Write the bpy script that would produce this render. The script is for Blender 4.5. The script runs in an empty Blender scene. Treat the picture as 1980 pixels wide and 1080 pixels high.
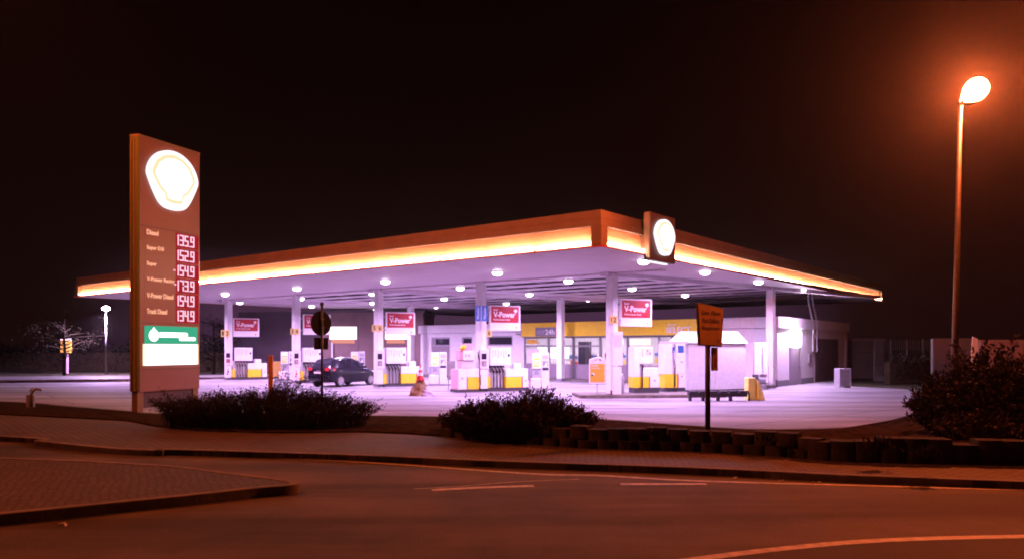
import bpy, bmesh, math, random
from mathutils import Vector, Matrix
random.seed(7)
R = math.radians
S = bpy.context.scene
COL = S.collection
F, HY, CAMH = 1487.0, 672.0, 1.9          # focal length in photo pixels, horizon row, eye height

def gp(px, py, z=0.0):                      # a photo pixel -> the point of the plane at height z under it
    Y = F * (CAMH - z) / (py - HY)
    return ((px - 990) / F * Y, Y)
def at(px, py, Y):
    return ((px - 990) / F * Y, Y, CAMH + (HY - py) / F * Y)

# ------------------------------------------------------------------ materials
def nodes(name):
    m = bpy.data.materials.new(name); m.use_nodes = True
    nt = m.node_tree; nt.nodes.clear()
    out = nt.nodes.new('ShaderNodeOutputMaterial')
    return m, nt, out
def mat(name, col, rough=.6, var=.12, scale=6, metal=0, bump=0, bscale=40, spec=.5):
    m, nt, out = nodes(name)
    b = nt.nodes.new('ShaderNodeBsdfPrincipled'); nt.links.new(b.outputs[0], out.inputs[0])
    b.inputs['Metallic'].default_value = metal
    b.inputs['Specular IOR Level'].default_value = spec
    tc = nt.nodes.new('ShaderNodeTexCoord')
    n = nt.nodes.new('ShaderNodeTexNoise'); n.inputs['Scale'].default_value = scale; n.inputs['Detail'].default_value = 6
    nt.links.new(tc.outputs['Object'], n.inputs['Vector'])
    rp = nt.nodes.new('ShaderNodeValToRGB')
    a = [max(0, c * (1 - var)) for c in col]; z = [min(1, c * (1 + var)) for c in col]
    rp.color_ramp.elements[0].position = .3; rp.color_ramp.elements[1].position = .7
    rp.color_ramp.elements[0].color = (*a, 1); rp.color_ramp.elements[1].color = (*z, 1)
    nt.links.new(n.outputs[0], rp.inputs[0]); nt.links.new(rp.outputs[0], b.inputs['Base Color'])
    mr = nt.nodes.new('ShaderNodeMapRange'); mr.inputs[3].default_value = max(0, rough - .1); mr.inputs[4].default_value = min(1, rough + .1)
    nt.links.new(n.outputs[0], mr.inputs[0]); nt.links.new(mr.outputs[0], b.inputs['Roughness'])
    if bump:
        n2 = nt.nodes.new('ShaderNodeTexNoise'); n2.inputs['Scale'].default_value = bscale; n2.inputs['Detail'].default_value = 4
        nt.links.new(tc.outputs['Object'], n2.inputs['Vector'])
        bp = nt.nodes.new('ShaderNodeBump'); bp.inputs['Strength'].default_value = bump; bp.inputs['Distance'].default_value = .02
        nt.links.new(n2.outputs[0], bp.inputs['Height']); nt.links.new(bp.outputs[0], b.inputs['Normal'])
    return m
def emis(name, col, s):
    m, nt, out = nodes(name)
    e = nt.nodes.new('ShaderNodeEmission'); e.inputs[0].default_value = (*col, 1); e.inputs[1].default_value = s
    nt.links.new(e.outputs[0], out.inputs[0]); return m
def glass(name, tint=(.9, .9, .95), refl=1.0):
    m, nt, out = nodes(name)
    t = nt.nodes.new('ShaderNodeBsdfTransparent'); t.inputs[0].default_value = (*tint, 1)
    g = nt.nodes.new('ShaderNodeBsdfGlossy'); g.inputs['Roughness'].default_value = .03
    f = nt.nodes.new('ShaderNodeFresnel'); f.inputs[0].default_value = 1.5
    mx = nt.nodes.new('ShaderNodeMixShader')
    nt.links.new(f.outputs[0], mx.inputs[0]); nt.links.new(t.outputs[0], mx.inputs[1]); nt.links.new(g.outputs[0], mx.inputs[2])
    nt.links.new(mx.outputs[0], out.inputs[0]); return m
def ground_mat(name, c1, c2, rough, big=.25, fine=60, stain=None, brick=None, spec=.12, alt=.72, wob=.04):
    """asphalt / concrete / paving: large patches, fine grain, optional brick joints and slab joints"""
    m, nt, out = nodes(name); L = nt.links.new
    b = nt.nodes.new('ShaderNodeBsdfPrincipled'); L(b.outputs[0], out.inputs[0]); b.inputs['Specular IOR Level'].default_value = spec
    geo = nt.nodes.new('ShaderNodeNewGeometry'); P = geo.outputs['Position']
    n1 = nt.nodes.new('ShaderNodeTexNoise'); n1.inputs['Scale'].default_value = big; n1.inputs['Detail'].default_value = 7; n1.inputs['Roughness'].default_value = .62
    L(P, n1.inputs['Vector'])
    r1 = nt.nodes.new('ShaderNodeValToRGB'); r1.color_ramp.elements[0].position = .3; r1.color_ramp.elements[1].position = .72
    r1.color_ramp.elements[0].color = (*c1, 1); r1.color_ramp.elements[1].color = (*c2, 1); L(n1.outputs[0], r1.inputs[0])
    n2 = nt.nodes.new('ShaderNodeTexNoise'); n2.inputs['Scale'].default_value = fine; n2.inputs['Detail'].default_value = 5
    L(P, n2.inputs['Vector'])
    mul = nt.nodes.new('ShaderNodeMix'); mul.data_type = 'RGBA'; mul.blend_type = 'MULTIPLY'; mul.inputs[0].default_value = .55
    r2 = nt.nodes.new('ShaderNodeValToRGB'); r2.color_ramp.elements[0].position = .25; r2.color_ramp.elements[1].position = .6
    r2.color_ramp.elements[0].color = (.45, .45, .45, 1); r2.color_ramp.elements[1].color = (1, 1, 1, 1); L(n2.outputs[0], r2.inputs[0])
    L(r1.outputs[0], mul.inputs[6]); L(r2.outputs[0], mul.inputs[7]); col = mul.outputs[2]; hgt = n2.outputs[0]
    if stain:                                # long stains stretched along the lanes
        mp = nt.nodes.new('ShaderNodeMapping'); mp.inputs['Rotation'].default_value = (0, 0, R(stain[0])); mp.inputs['Scale'].default_value = (.06, .55, 1)
        L(P, mp.inputs['Vector'])
        n3 = nt.nodes.new('ShaderNodeTexNoise'); n3.inputs['Scale'].default_value = 1.6; n3.inputs['Detail'].default_value = 5; L(mp.outputs[0], n3.inputs['Vector'])
        r3 = nt.nodes.new('ShaderNodeValToRGB'); r3.color_ramp.elements[0].position = .36; r3.color_ramp.elements[1].position = .56
        r3.color_ramp.elements[0].color = (stain[1],) * 3 + (1,); r3.color_ramp.elements[1].color = (1, 1, 1, 1); L(n3.outputs[0], r3.inputs[0])
        m3 = nt.nodes.new('ShaderNodeMix'); m3.data_type = 'RGBA'; m3.blend_type = 'MULTIPLY'; m3.inputs[0].default_value = 1
        L(col, m3.inputs[6]); L(r3.outputs[0], m3.inputs[7]); col = m3.outputs[2]
    if brick:
        mp = nt.nodes.new('ShaderNodeMapping'); mp.inputs['Rotation'].default_value = (0, 0, R(brick[0]))
        nw = nt.nodes.new('ShaderNodeTexNoise'); nw.inputs['Scale'].default_value = 1.3; L(P, nw.inputs['Vector'])
        vm = nt.nodes.new('ShaderNodeVectorMath'); vm.operation = 'MULTIPLY_ADD'; vm.inputs[1].default_value = (wob, wob, 0); L(nw.outputs[1], vm.inputs[0]); L(P, vm.inputs[2]); L(vm.outputs[0], mp.inputs['Vector'])
        bt = nt.nodes.new('ShaderNodeTexBrick'); bt.inputs['Scale'].default_value = brick[1]
        bt.inputs['Color1'].default_value = (1, 1, 1, 1); bt.inputs['Color2'].default_value = (alt, alt, alt, 1); bt.inputs['Mortar'].default_value = (.3, .3, .3, 1)
        bt.inputs['Mortar Size'].default_value = brick[2]; bt.inputs['Bias'].default_value = -.1
        L(mp.outputs[0], bt.inputs['Vector'])
        m4 = nt.nodes.new('ShaderNodeMix'); m4.data_type = 'RGBA'; m4.blend_type = 'MULTIPLY'; m4.inputs[0].default_value = .85
        L(col, m4.inputs[6]); L(bt.outputs[0], m4.inputs[7]); col = m4.outputs[2]
        hg = nt.nodes.new('ShaderNodeMath'); hg.operation = 'MULTIPLY_ADD'; hg.inputs[1].default_value = -1.2; L(bt.outputs['Fac'], hg.inputs[0]); L(n2.outputs[0], hg.inputs[2]); hgt = hg.outputs[0]
    L(col, b.inputs['Base Color'])
    mr = nt.nodes.new('ShaderNodeMapRange'); mr.inputs[3].default_value = rough - .15; mr.inputs[4].default_value = rough + .12
    L(n1.outputs[0], mr.inputs[0]); L(mr.outputs[0], b.inputs['Roughness'])
    bp = nt.nodes.new('ShaderNodeBump'); bp.inputs['Strength'].default_value = .5; bp.inputs['Distance'].default_value = .012
    L(hgt, bp.inputs['Height']); L(bp.outputs[0], b.inputs['Normal'])
    return m

LC = (.80, .48, 1.0)                         # colour of the canopy lamps
SOD = (1.0, .145, .036)                       # colour of the sodium street lamp
M = dict(
    white=mat('white_paint', (.84, .83, .84), .45, .06),
    offwhite=mat('offwhite_panel', (.62, .61, .63), .5, .08),
    soffit=mat('soffit_panel', (.74, .66, .74), .5, .06, 1.2),
    deck=mat('corrugated_deck', (.10, .08, .11), .6, .25, 3),
    slat=mat('ceiling_slat', (.7, .62, .7), .5, .08),
    grey=mat('grey_metal', (.36, .35, .38), .45, .12),
    midgrey=mat('mid_grey', (.22, .21, .23), .5, .15),
    dark=mat('dark_plinth', (.055, .05, .06), .6, .2),
    black=mat('black_rubber', (.018, .016, .02), .45, .2),
    yellow=mat('yellow_panel', (.86, .62, .03), .4, .06),
    signyellow=mat('sign_yellow', (.72, .42, .05), .45, .1),
    paleyellow=mat('pale_yellow_plastic', (.78, .74, .18), .5, .08),
    annex=mat('annex_render', (.12, .085, .115), .85, .1, 1.2),
    post=mat('lamp_post_steel', (.10, .085, .075), .5, .25, 9, metal=.3),
    boardyellow=mat('dull_board_yellow', (.48, .29, .07), .5, .15),
    emblembox=mat('emblem_box_metal', (.13, .075, .05), .5, .1),
    signback=mat('sign_back', (.010, .008, .008), .85, .2, spec=.1),
    plateyellow=mat('number_plate_yellow', (.88, .66, .20), .45, .06),
    pylonside=mat('pylon_yellow_side', (.10, .125, .03), .5, .08),
    fascia=mat('fascia_yellow', (.86, .27, .15), .5, .05),
    cornice=mat('cornice_paint', (.17, .115, .07), .6, .15, 2),
    red=mat('red_panel', (.38, .018, .028), .4, .06),
    blue=mat('blue_panel', (.05, .13, .42), .4, .08),
    pink=mat('pink_panel', (.62, .42, .52), .5, .06),
    steel=mat('galvanised_steel', (.42, .41, .40), .4, .15, 12, metal=.6),
    pylon=mat('pylon_panel', (.205, .12, .08), .42, .05, 1.5),
    pylonedge=mat('pylon_edge', (.17, .13, .055), .4, .08),
    pylonred=mat('pylon_red', (.30, .035, .035), .35, .08),
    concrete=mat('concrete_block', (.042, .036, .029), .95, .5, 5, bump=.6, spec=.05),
    kerb=mat('kerb_stone', (.17, .155, .14), .9, .3, 4, bump=.4, spec=.1),
    soil=mat('bed_soil', (.030, .021, .013), .98, .5, 5, bump=.9, bscale=25, spec=0),
    carpaint=mat('dark_car_paint', (.010, .009, .018), .2, .1, spec=.35),
    carglass=mat('dark_car_glass', (.02, .02, .03), .06, .05, spec=.6),
    rim=mat('silver_rim', (.55, .54, .57), .3, .06, metal=.7),
    tail=mat('tail_lamp_red', (.55, .03, .05), .15, .05),
    clear=mat('clear_lens', (.8, .8, .82), .1, .03),
    wood=mat('marker_wood', (.42, .22, .05), .6, .25, 12),
    brownwall=mat('brown_render', (.20, .13, .13), .8, .12, 1.5),
    dimwall=mat('dim_grey_wall', (.10, .085, .09), .8, .2, 1.5),
    mural=mat('mural_brown', (.10, .055, .05), .6, .55, 1.1),
    trailer=mat('trailer_skin', (.055, .042, .04), .5, .15, 1.5),
    windowdark=mat('dark_window', (.03, .025, .04), .15, .1),
    doorgrey=mat('door_grey', (.30, .25, .29), .5, .06),
    leafdark=mat('leaf_dark', (.020, .016, .010), .75, .5, 9, spec=.15),
    leafred=mat('leaf_brownish', (.028, .016, .010), .75, .5, 7, spec=.15),
    leafgrey=mat('leaf_pale', (.028, .025, .015), .8, .5, 3, spec=.05),
    bark=mat('bark', (.020, .015, .010), .95, .3, 9, spec=.05),
    tarp=mat('dirty_tarp', (.24, .15, .07), .7, .6, 5, bump=.8, bscale=9),
    tarpgrey=mat('grey_film', (.34, .30, .38), .5, .25, 6, bump=.6, bscale=9),
    orange=mat('cone_red', (.60, .05, .05), .5, .15),
    paint=mat('road_paint', (.44, .40, .34), .7, .35, 9),
    road=ground_mat('asphalt', (.075, .067, .061), (.175, .155, .142), .85, .6, 38, (8, .5)),
    forecourt=ground_mat('forecourt_concrete', (.27, .255, .28), (.36, .34, .37), .72, .22, 30, (14, .45), (-38.3, .11, .0035), .22, .9),
    paving=ground_mat('brick_paving', (.115, .09, .07), (.19, .15, .115), .75, .5, 45, None, (6, 2.3, .05), .12, .6),
    cobble=ground_mat('cobble_paving', (.115, .09, .072), (.19, .15, .12), .75, .5, 45, None, (20, 3.4, .06), .12, .55, .22),
    earth=ground_mat('dark_grass', (.03, .028, .018), (.06, .05, .03), .9, .3, 20),
    asphalt2=ground_mat('far_path', (.15, .14, .14), (.20, .19, .19), .7, .3, 30),
    lens=emis('canopy_lens', (1.0, .86, 1.0), 16),
    tube=emis('fluorescent_tube', (1, .60, .38), 185),
    signwhite=emis('sign_white_light', (1, .92, 1.0), 1.3),
    signrim=emis('sign_pale_yellow_light', (1.0, .84, .46), 1.0),
    panelwhite=emis('panel_white_light', (1, .93, .96), 2.2),
    paneledge=emis('panel_cream_light', (1, .80, .50), 1.3),
    green=emis('panel_green_light', (.05, .42, .24), 1.0),
    digit=emis('price_digit_light', (1, .60, .78), 1.2),
    digitbg=emis('price_red_glow', (.36, .008, .018), 1.0),
    labeltext=emis('fuel_label_light', (1, .44, .28), 1.2),
    
    whitelamp=emis('white_lamp_head', (.93, .82, 1.0), 60),
    floodlens=emis('wall_lamp_lens', (1, .78, 1.0), 110),
    shopceil=emis('shop_ceiling_light', (1, .74, .90), 60),
    warmlamp=emis('warm_shop_lamp', (1, .55, .40), 3),
    washwin=emis('wash_hall_light', (1, .86, .92), 2.6),
    washpink=emis('wash_hall_pink', (.95, .34, .30), .9),
    bluescreen=emis('blue_screen', (.10, .14, .75), 1.0),
    amber=emis('amber_light', (1, .35, .05), .9),
    glass=glass('window_glass'),
)

# ------------------------------------------------------------------ mesh builder
class MB:
    def __init__(s): s.v = []; s.f = []
    def add(s, vs, fs):
        o = len(s.v); s.v += [tuple(p) for p in vs]; s.f += [tuple(i + o for i in f) for f in fs]; return s
    def box(s, x0, x1, y0, y1, z0, z1):
        return s.add([(x0,y0,z0),(x1,y0,z0),(x1,y1,z0),(x0,y1,z0),(x0,y0,z1),(x1,y0,z1),(x1,y1,z1),(x0,y1,z1)],
                     [(3,2,1,0),(4,5,6,7),(0,1,5,4),(1,2,6,5),(2,3,7,6),(3,0,4,7)])
    def prism(s, poly, z0, z1):              # polygon in xy, extruded in z
        n = len(poly)
        if sum(poly[i][0]*poly[(i+1)%n][1]-poly[(i+1)%n][0]*poly[i][1] for i in range(n)) < 0: poly = poly[::-1]
        return s.add([(x,y,z0) for x,y in poly]+[(x,y,z1) for x,y in poly],
                     [tuple(range(n))[::-1], tuple(range(n,2*n))]+[(i,(i+1)%n,n+(i+1)%n,n+i) for i in range(n)])
    def xz(s, poly, y0, y1):                 # polygon in xz, extruded in y
        n = len(poly)
        if sum(poly[i][0]*poly[(i+1)%n][1]-poly[(i+1)%n][0]*poly[i][1] for i in range(n)) < 0: poly = poly[::-1]
        return s.add([(x,y0,z) for x,z in poly]+[(x,y1,z) for x,z in poly],
                     [tuple(range(n)), tuple(range(n,2*n))[::-1]]+[((i+1)%n,i,n+i,n+(i+1)%n) for i in range(n)])
    def yz(s, poly, x0, x1):
        n = len(poly)
        if sum(poly[i][0]*poly[(i+1)%n][1]-poly[(i+1)%n][0]*poly[i][1] for i in range(n)) < 0: poly = poly[::-1]
        return s.add([(x1,y,z) for y,z in poly]+[(x0,y,z) for y,z in poly],
                     [tuple(range(n)), tuple(range(n,2*n))[::-1]]+[((i+1)%n,i,n+i,n+(i+1)%n) for i in range(n)])
    def tube(s, pts, r, n=8, cap=True):
        pts = [Vector(p) for p in pts]; k = len(pts); rs = r if isinstance(r, (list, tuple)) else [r]*k
        vs = []; up = Vector((.13, .31, 1)).normalized()
        for i, p in enumerate(pts):
            d = (pts[min(i+1,k-1)]-pts[max(i-1,0)]).normalized()
            a = d.cross(up)
            if a.length < .05: a = d.cross(Vector((1,0,0)))
            a.normalize(); b = d.cross(a)
            for j in range(n):
                t = 2*math.pi*j/n; vs.append(p + (a*math.cos(t)+b*math.sin(t))*rs[i])
        fs = [(i*n+j, i*n+(j+1)%n, (i+1)*n+(j+1)%n, (i+1)*n+j) for i in range(k-1) for j in range(n)]
        if cap: fs += [tuple(range(n))[::-1], tuple(range((k-1)*n, k*n))]
        return s.add(vs, fs)
    def lathe(s, prof, n=20, c=(0,0,0)):     # profile (r, z) round a vertical axis
        vs = []; k = len(prof)
        for r, z in prof:
            for j in range(n):
                t = 2*math.pi*j/n; vs.append((c[0]+r*math.cos(t), c[1]+r*math.sin(t), c[2]+z))
        fs = [(i*n+j, i*n+(j+1)%n, (i+1)*n+(j+1)%n, (i+1)*n+j) for i in range(k-1) for j in range(n)]
        fs += [tuple(range(n))[::-1], tuple(range((k-1)*n, k*n))]
        return s.add(vs, fs)
    def disc_y(s, cx, cz, r, y0, y1, n=28, rz=None):
        rz = rz or r
        return s.xz([(cx+r*math.cos(2*math.pi*j/n), cz+rz*math.sin(2*math.pi*j/n)) for j in range(n)], y0, y1)
    def build(s, name, m, parent=None, loc=(0,0,0), rz=0, bevel=0, smooth=False):
        me = bpy.data.meshes.new(name); me.from_pydata(s.v, [], s.f)
        bm = bmesh.new(); bm.from_mesh(me); bmesh.ops.recalc_face_normals(bm, faces=bm.faces); bm.to_mesh(me); bm.free()
        me.materials.append(m if not isinstance(m, str) else M[m])
        if smooth:
            for p in me.polygons: p.use_smooth = True
        o = bpy.data.objects.new(name, me); COL.objects.link(o); o.location = loc; o.rotation_euler = (0,0,rz)
        if parent: o.parent = parent
        if bevel:
            b = o.modifiers.new('bevel', 'BEVEL'); b.width = bevel; b.segments = 2; b.limit_method = 'ANGLE'
        return o
def B(name, m, parent, *boxes, bevel=0, **k):
    mb = MB()
    for b in boxes: mb.box(*b)
    return mb.build(name, m, parent, bevel=bevel, **k)
def tag(o, label=None, cat=None, group=None, kind=None):
    if label: o['label'] = label
    if cat: o['category'] = cat
    if group: o['group'] = group
    if kind: o['kind'] = kind
    return o
def thing(name, label, cat, loc, rz=0, group=None):
    o = bpy.data.objects.new(name, None); COL.objects.link(o); o.empty_display_size = .2
    o.location = loc if len(loc) == 3 else (*loc, 0); o.rotation_euler = (0,0,rz)
    return tag(o, label, cat, group)
def copy_tree(o, parent=None):
    c = o.copy(); COL.objects.link(c)
    if parent: c.parent = parent
    for ch in list(o.children): copy_tree(ch, c)
    return c
_tc = {}
def text_geo(body, bold=0):
    key = (body, bold)
    if key not in _tc:
        cu = bpy.data.curves.new('lettering', 'FONT'); cu.body = body; cu.size = 1; cu.resolution_u = 3; cu.offset = bold; cu.extrude = .02
        ob = bpy.data.objects.new('lettering', cu); COL.objects.link(ob)
        bpy.context.view_layer.update()
        me = bpy.data.meshes.new_from_object(ob.evaluated_get(bpy.context.evaluated_depsgraph_get()))
        v = [tuple(p.co) for p in me.vertices]; f = [tuple(p.vertices) for p in me.polygons]
        bpy.data.objects.remove(ob); bpy.data.meshes.remove(me); bpy.data.curves.remove(cu)
        xs = [p[0] for p in v]; ys = [p[1] for p in v]
        _tc[key] = (v, f, min(xs), max(xs), min(ys), max(ys))
    return _tc[key]
def text(name, body, m, parent, x0, x1, z0, z1, y, bold=.015, thick=.006, axis='y'):
    """raised lettering stretched into the box x0..x1, z0..z1, facing -y (or +x)"""
    v, f, a, b, c, d = text_geo(body, bold)
    mb = MB(); sx = (x1-x0)/(b-a); sz = (z1-z0)/(d-c)
    if axis == 'y': mb.add([(x0+(p[0]-a)*sx, y - (p[2]+.02)/.04*thick, z0+(p[1]-c)*sz) for p in v], f)
    else: mb.add([(y + (p[2]+.02)/.04*thick, x0+(p[0]-a)*sx, z0+(p[1]-c)*sz) for p in v], f)
    return mb.build(name, m, parent)
SEG = {'0':'abcdef','1':'bc','2':'abged','3':'abgcd','4':'fgbc','5':'afgcd','6':'afgedc','7':'abc','8':'abcdefg','9':'abcdfg'}
def digits(name, st, m, parent, x0, z0, w, h, y, t=.05):
    mb = MB(); x = x0; g = .006
    for ch in st:
        if ch == '.':
            mb.box(x, x+t*.8, y-.012, y, z0, z0+t*.8); x += t*1.25; continue
        if ch == '1':
            mb.xz([(x, z0+h*.86), (x+t*.9, z0+h), (x+t*1.25, z0+h), (x+t*1.25, z0), (x+t*.3, z0), (x+t*.3, z0+h*.78)], y-.012, y); x += t*1.25+t*1.1; continue
        q = h/2
        R_ = {'a':(0,w,h-t,h),'d':(0,w,0,t),'g':(0,w,q-t/2,q+t/2),'f':(0,t,q,h),'e':(0,t,0,q),'b':(w-t,w,q,h),'c':(w-t,w,0,q)}
        for sgm in SEG[ch]:
            a, b, c, d = R_[sgm]
            if sgm in 'fe' or sgm in 'bc':
                c += (t/2 if sgm in 'fb' else t)+.002; d -= (t if sgm in 'fb' else t/2)+.002
                if (sgm == 'f' and ch == '4') or (sgm == 'b' and ch == '4'): d += t
                if sgm == 'c' and ch in '47': c -= t
                if sgm == 'c' and ch == '7' or sgm == 'b' and ch == '7':
                    pass
            mb.box(x+a, x+b, y-.012, y, z0+c, z0+d)
        x += w+t*.8
    return mb.build(name, m, parent)
def resample(pts, step):
    out = [Vector(pts[0])]; pts = [Vector(p) for p in pts]; need = step
    for a, b in zip(pts, pts[1:]):
        L = (b-a).length; pos = 0
        while L-pos >= need:
            pos += need; out.append(a+(b-a)*(pos/L)); need = step
        need -= L-pos
    return out
def strip(ptsA, zA, ptsB, zB, n=60, drop=None, noise=0, fall=1):
    """surface between two plan polylines, optionally with a skirt"""
    def param(p):
        p = [Vector(q[:2]) for q in p]; d = [0]
        for a, b in zip(p, p[1:]): d.append(d[-1]+(b-a).length)
        res = []
        for i in range(n+1):
            t = d[-1]*i/n; k = 0
            while k < len(d)-2 and d[k+1] < t: k += 1
            res.append(p[k]+(p[k+1]-p[k])*((t-d[k])/max(1e-6, d[k+1]-d[k])))
        return res
    a, b = param(ptsA), param(ptsB); m = 6; vs = []; fs = []
    for i in range(n+1):
        for j in range(m+1):
            t = j/m; q = a[i]*(1-t)+b[i]*t
            e = 0 if j in (0, m) else random.uniform(-noise, noise)
            vs.append((q.x, q.y, zB+(zA-zB)*(1-t)**fall+e*(1-t)))
    for i in range(n):
        for j in range(m): fs.append((i*(m+1)+j, (i+1)*(m+1)+j, (i+1)*(m+1)+j+1, i*(m+1)+j+1))
    mb = MB().add(vs, fs)
    if drop is not None:
        for row, z in ((0, zA), (m, zB)):
            o = len(mb.v)
            for i in range(n+1):
                p = vs[i*(m+1)+row]; mb.v += [p, (p[0], p[1], drop)]
            for i in range(n): mb.f.append((o+2*i, o+2*i+1, o+2*i+3, o+2*i+2))
    return mb
def sweep(pts, w, z0, z1, side=1):
    """kerb: a rectangular bar following a plan polyline, on one side of it"""
    pts = [Vector(p[:2]) for p in pts]; mb = MB(); vs = []
    for i, p in enumerate(pts):
        d = (pts[min(i+1, len(pts)-1)]-pts[max(i-1, 0)]).normalized(); nrm = Vector((-d.y, d.x))*side
        q = p+nrm*w
        vs += [(p.x,p.y,z0),(p.x,p.y,z1-.012),(p.x+nrm.x*.012,p.y+nrm.y*.012,z1),(q.x,q.y,z1),(q.x,q.y,z0)]
    fs = []
    for i in range(len(pts)-1):
        for j in range(5): fs.append((i*5+j, i*5+(j+1)%5, (i+1)*5+(j+1)%5, (i+1)*5+j))
    fs += [(0,1,2,3,4), tuple(range(len(vs)-5, len(vs)))]
    return mb.add(vs, fs)
def smoothline(pts, n=8):
    """Catmull-Rom through plan points"""
    P = [Vector(p[:2]) for p in pts]; P = [P[0]*2-P[1]]+P+[P[-1]*2-P[-2]]; out = []
    for i in range(1, len(P)-2):
        for k in range(n):
            t = k/n; a, b, c, d = P[i-1:i+3]
            out.append(.5*((2*b)+(c-a)*t+(2*a-5*b+4*c-d)*t*t+(3*b-a-3*c+d)*t**3))
    out.append(P[-2]); return out

# ------------------------------------------------------------------ camera, world, haze
cd = bpy.data.cameras.new('camera'); cam = bpy.data.objects.new('camera', cd); COL.objects.link(cam); S.camera = cam
cam.location = (0, 0, CAMH); cam.rotation_euler = (R(90), 0, 0)
cd.sensor_width = 36; cd.lens = F/1980*36; cd.shift_y = (HY-540)/1980; cd.clip_end = 3000
W = bpy.data.worlds.new('World'); S.world = W; W.use_nodes = True
nt = W.node_tree; bg = nt.nodes['Background']
tc = nt.nodes.new('ShaderNodeTexCoord'); sep = nt.nodes.new('ShaderNodeSeparateXYZ'); nt.links.new(tc.outputs['Generated'], sep.inputs[0])
rp = nt.nodes.new('ShaderNodeValToRGB'); nt.links.new(sep.outputs[2], rp.inputs[0]); nt.links.new(rp.outputs[0], bg.inputs[0])
e = rp.color_ramp.elements; e[0].position = 0; e[0].color = (.0080, .0022, .0022, 1); e[1].position = .5; e[1].color = (.0010, .0003, .0002, 1)
# dim violet lens veil painted into the sky colour low behind the station
dv = nt.nodes.new('ShaderNodeVectorMath'); dv.operation = 'DOT_PRODUCT'; dv.inputs[1].default_value = (-.05, .9987, 0)
hn = nt.nodes.new('ShaderNodeVectorMath'); hn.operation = 'NORMALIZE'; nt.links.new(tc.outputs['Generated'], hn.inputs[0]); nt.links.new(hn.outputs[0], dv.inputs[0])
m1 = nt.nodes.new('ShaderNodeMapRange'); m1.interpolation_type = 'SMOOTHSTEP'; m1.inputs[1].default_value = .885; m1.inputs[2].default_value = .975; nt.links.new(dv.outputs['Value'], m1.inputs[0])
m2 = nt.nodes.new('ShaderNodeMapRange'); m2.interpolation_type = 'SMOOTHSTEP'; m2.inputs[1].default_value = .135; m2.inputs[2].default_value = .045; nt.links.new(sep.outputs[2], m2.inputs[0])
m3 = nt.nodes.new('ShaderNodeMath'); m3.operation = 'MULTIPLY'; nt.links.new(m1.outputs[0], m3.inputs[0]); nt.links.new(m2.outputs[0], m3.inputs[1])
ad = nt.nodes.new('ShaderNodeMix'); ad.data_type = 'RGBA'; ad.blend_type = 'ADD'; ad.inputs[7].default_value = (.058, .024, .060, 1)
nt.links.new(m3.outputs[0], ad.inputs[0]); nt.links.new(rp.outputs[0], ad.inputs[6]); nt.links.new(ad.outputs[2], bg.inputs[0])
bg.inputs[1].default_value = 1.0
S.view_settings.view_transform = 'Standard'; S.view_settings.look = 'None'; S.view_settings.exposure = 0; S.view_settings.gamma = 1
S.cycles.use_denoising = True; S.cycles.filter_width = 1.9; S.cycles.max_bounces = 8; S.cycles.diffuse_bounces = 4; S.cycles.glossy_bounces = 3; S.cycles.transparent_max_bounces = 12
S.cycles.volume_bounces = 0; S.cycles.caustics_reflective = False; S.cycles.caustics_refractive = False; S.cycles.sample_clamp_indirect = 4

HAZE = 2.1e-4
hz = MB().box(-150, 150, -40, 190, -1.2, 15)
m, nt2, out = nodes('haze'); pv = nt2.nodes.new('ShaderNodeVolumePrincipled'); nt2.links.new(pv.outputs[0], out.inputs['Volume'])
pv.inputs['Color'].default_value = (.9, .88, .9, 1); pv.inputs['Density'].default_value = HAZE; pv.inputs['Anisotropy'].default_value = .90
o = hz.build('haze', m); tag(o, kind='stuff')

# ------------------------------------------------------------------ the ground
def struct(o): return tag(o, kind='structure')
o = MB().add([(-600,-200,-.03),(600,-200,-.03),(600,900,-.03),(-600,900,-.03)], [(0,1,2,3)]).build('ground', 'earth'); struct(o)
SWZ = .1
sw_back = [gp(*p, SWZ) for p in ((-700,786),(0,801),(247,813),(300,824),(389,833),(530,837),(700,835),(780,838),(852,843),(993,856),(1135,867),(1340,872),(1492,881),(1633,893),(1980,900),(2600,905))]
sw_front = [gp(*p, SWZ) for p in ((-700,812),(0,843),(71,852),(212,866),(307,870),(353,869),(700,880),(958,891),(1340,904),(1630,918),(1980,931),(2600,953))]
swf = smoothline(sw_front, 6)
# road: everything in front of the kerb
rd = [(p.x, p.y) for p in swf]
rd2 = [(rd[0][0], 0)]+[(p[0], p[1]+.3) for p in rd]+[(rd[-1][0], 0), (60, -30), (-60, -30)]
o = MB().add([(x, y, 0.0) for x, y in rd2], [tuple(range(len(rd2)))]).build('road', 'road'); struct(o)
bm = bmesh.new(); bm.from_mesh(o.data); bmesh.ops.triangulate(bm, faces=bm.faces); bm.to_mesh(o.data); bm.free()
o = strip([(p.x, p.y+.0) for p in swf], SWZ, sw_back, SWZ, 90, -.02).build('pavement', 'paving'); struct(o)
o = sweep([(p.x, p.y) for p in swf], .14, -.02, SWZ+.006, 1).build('kerb', 'kerb'); struct(o)
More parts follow.
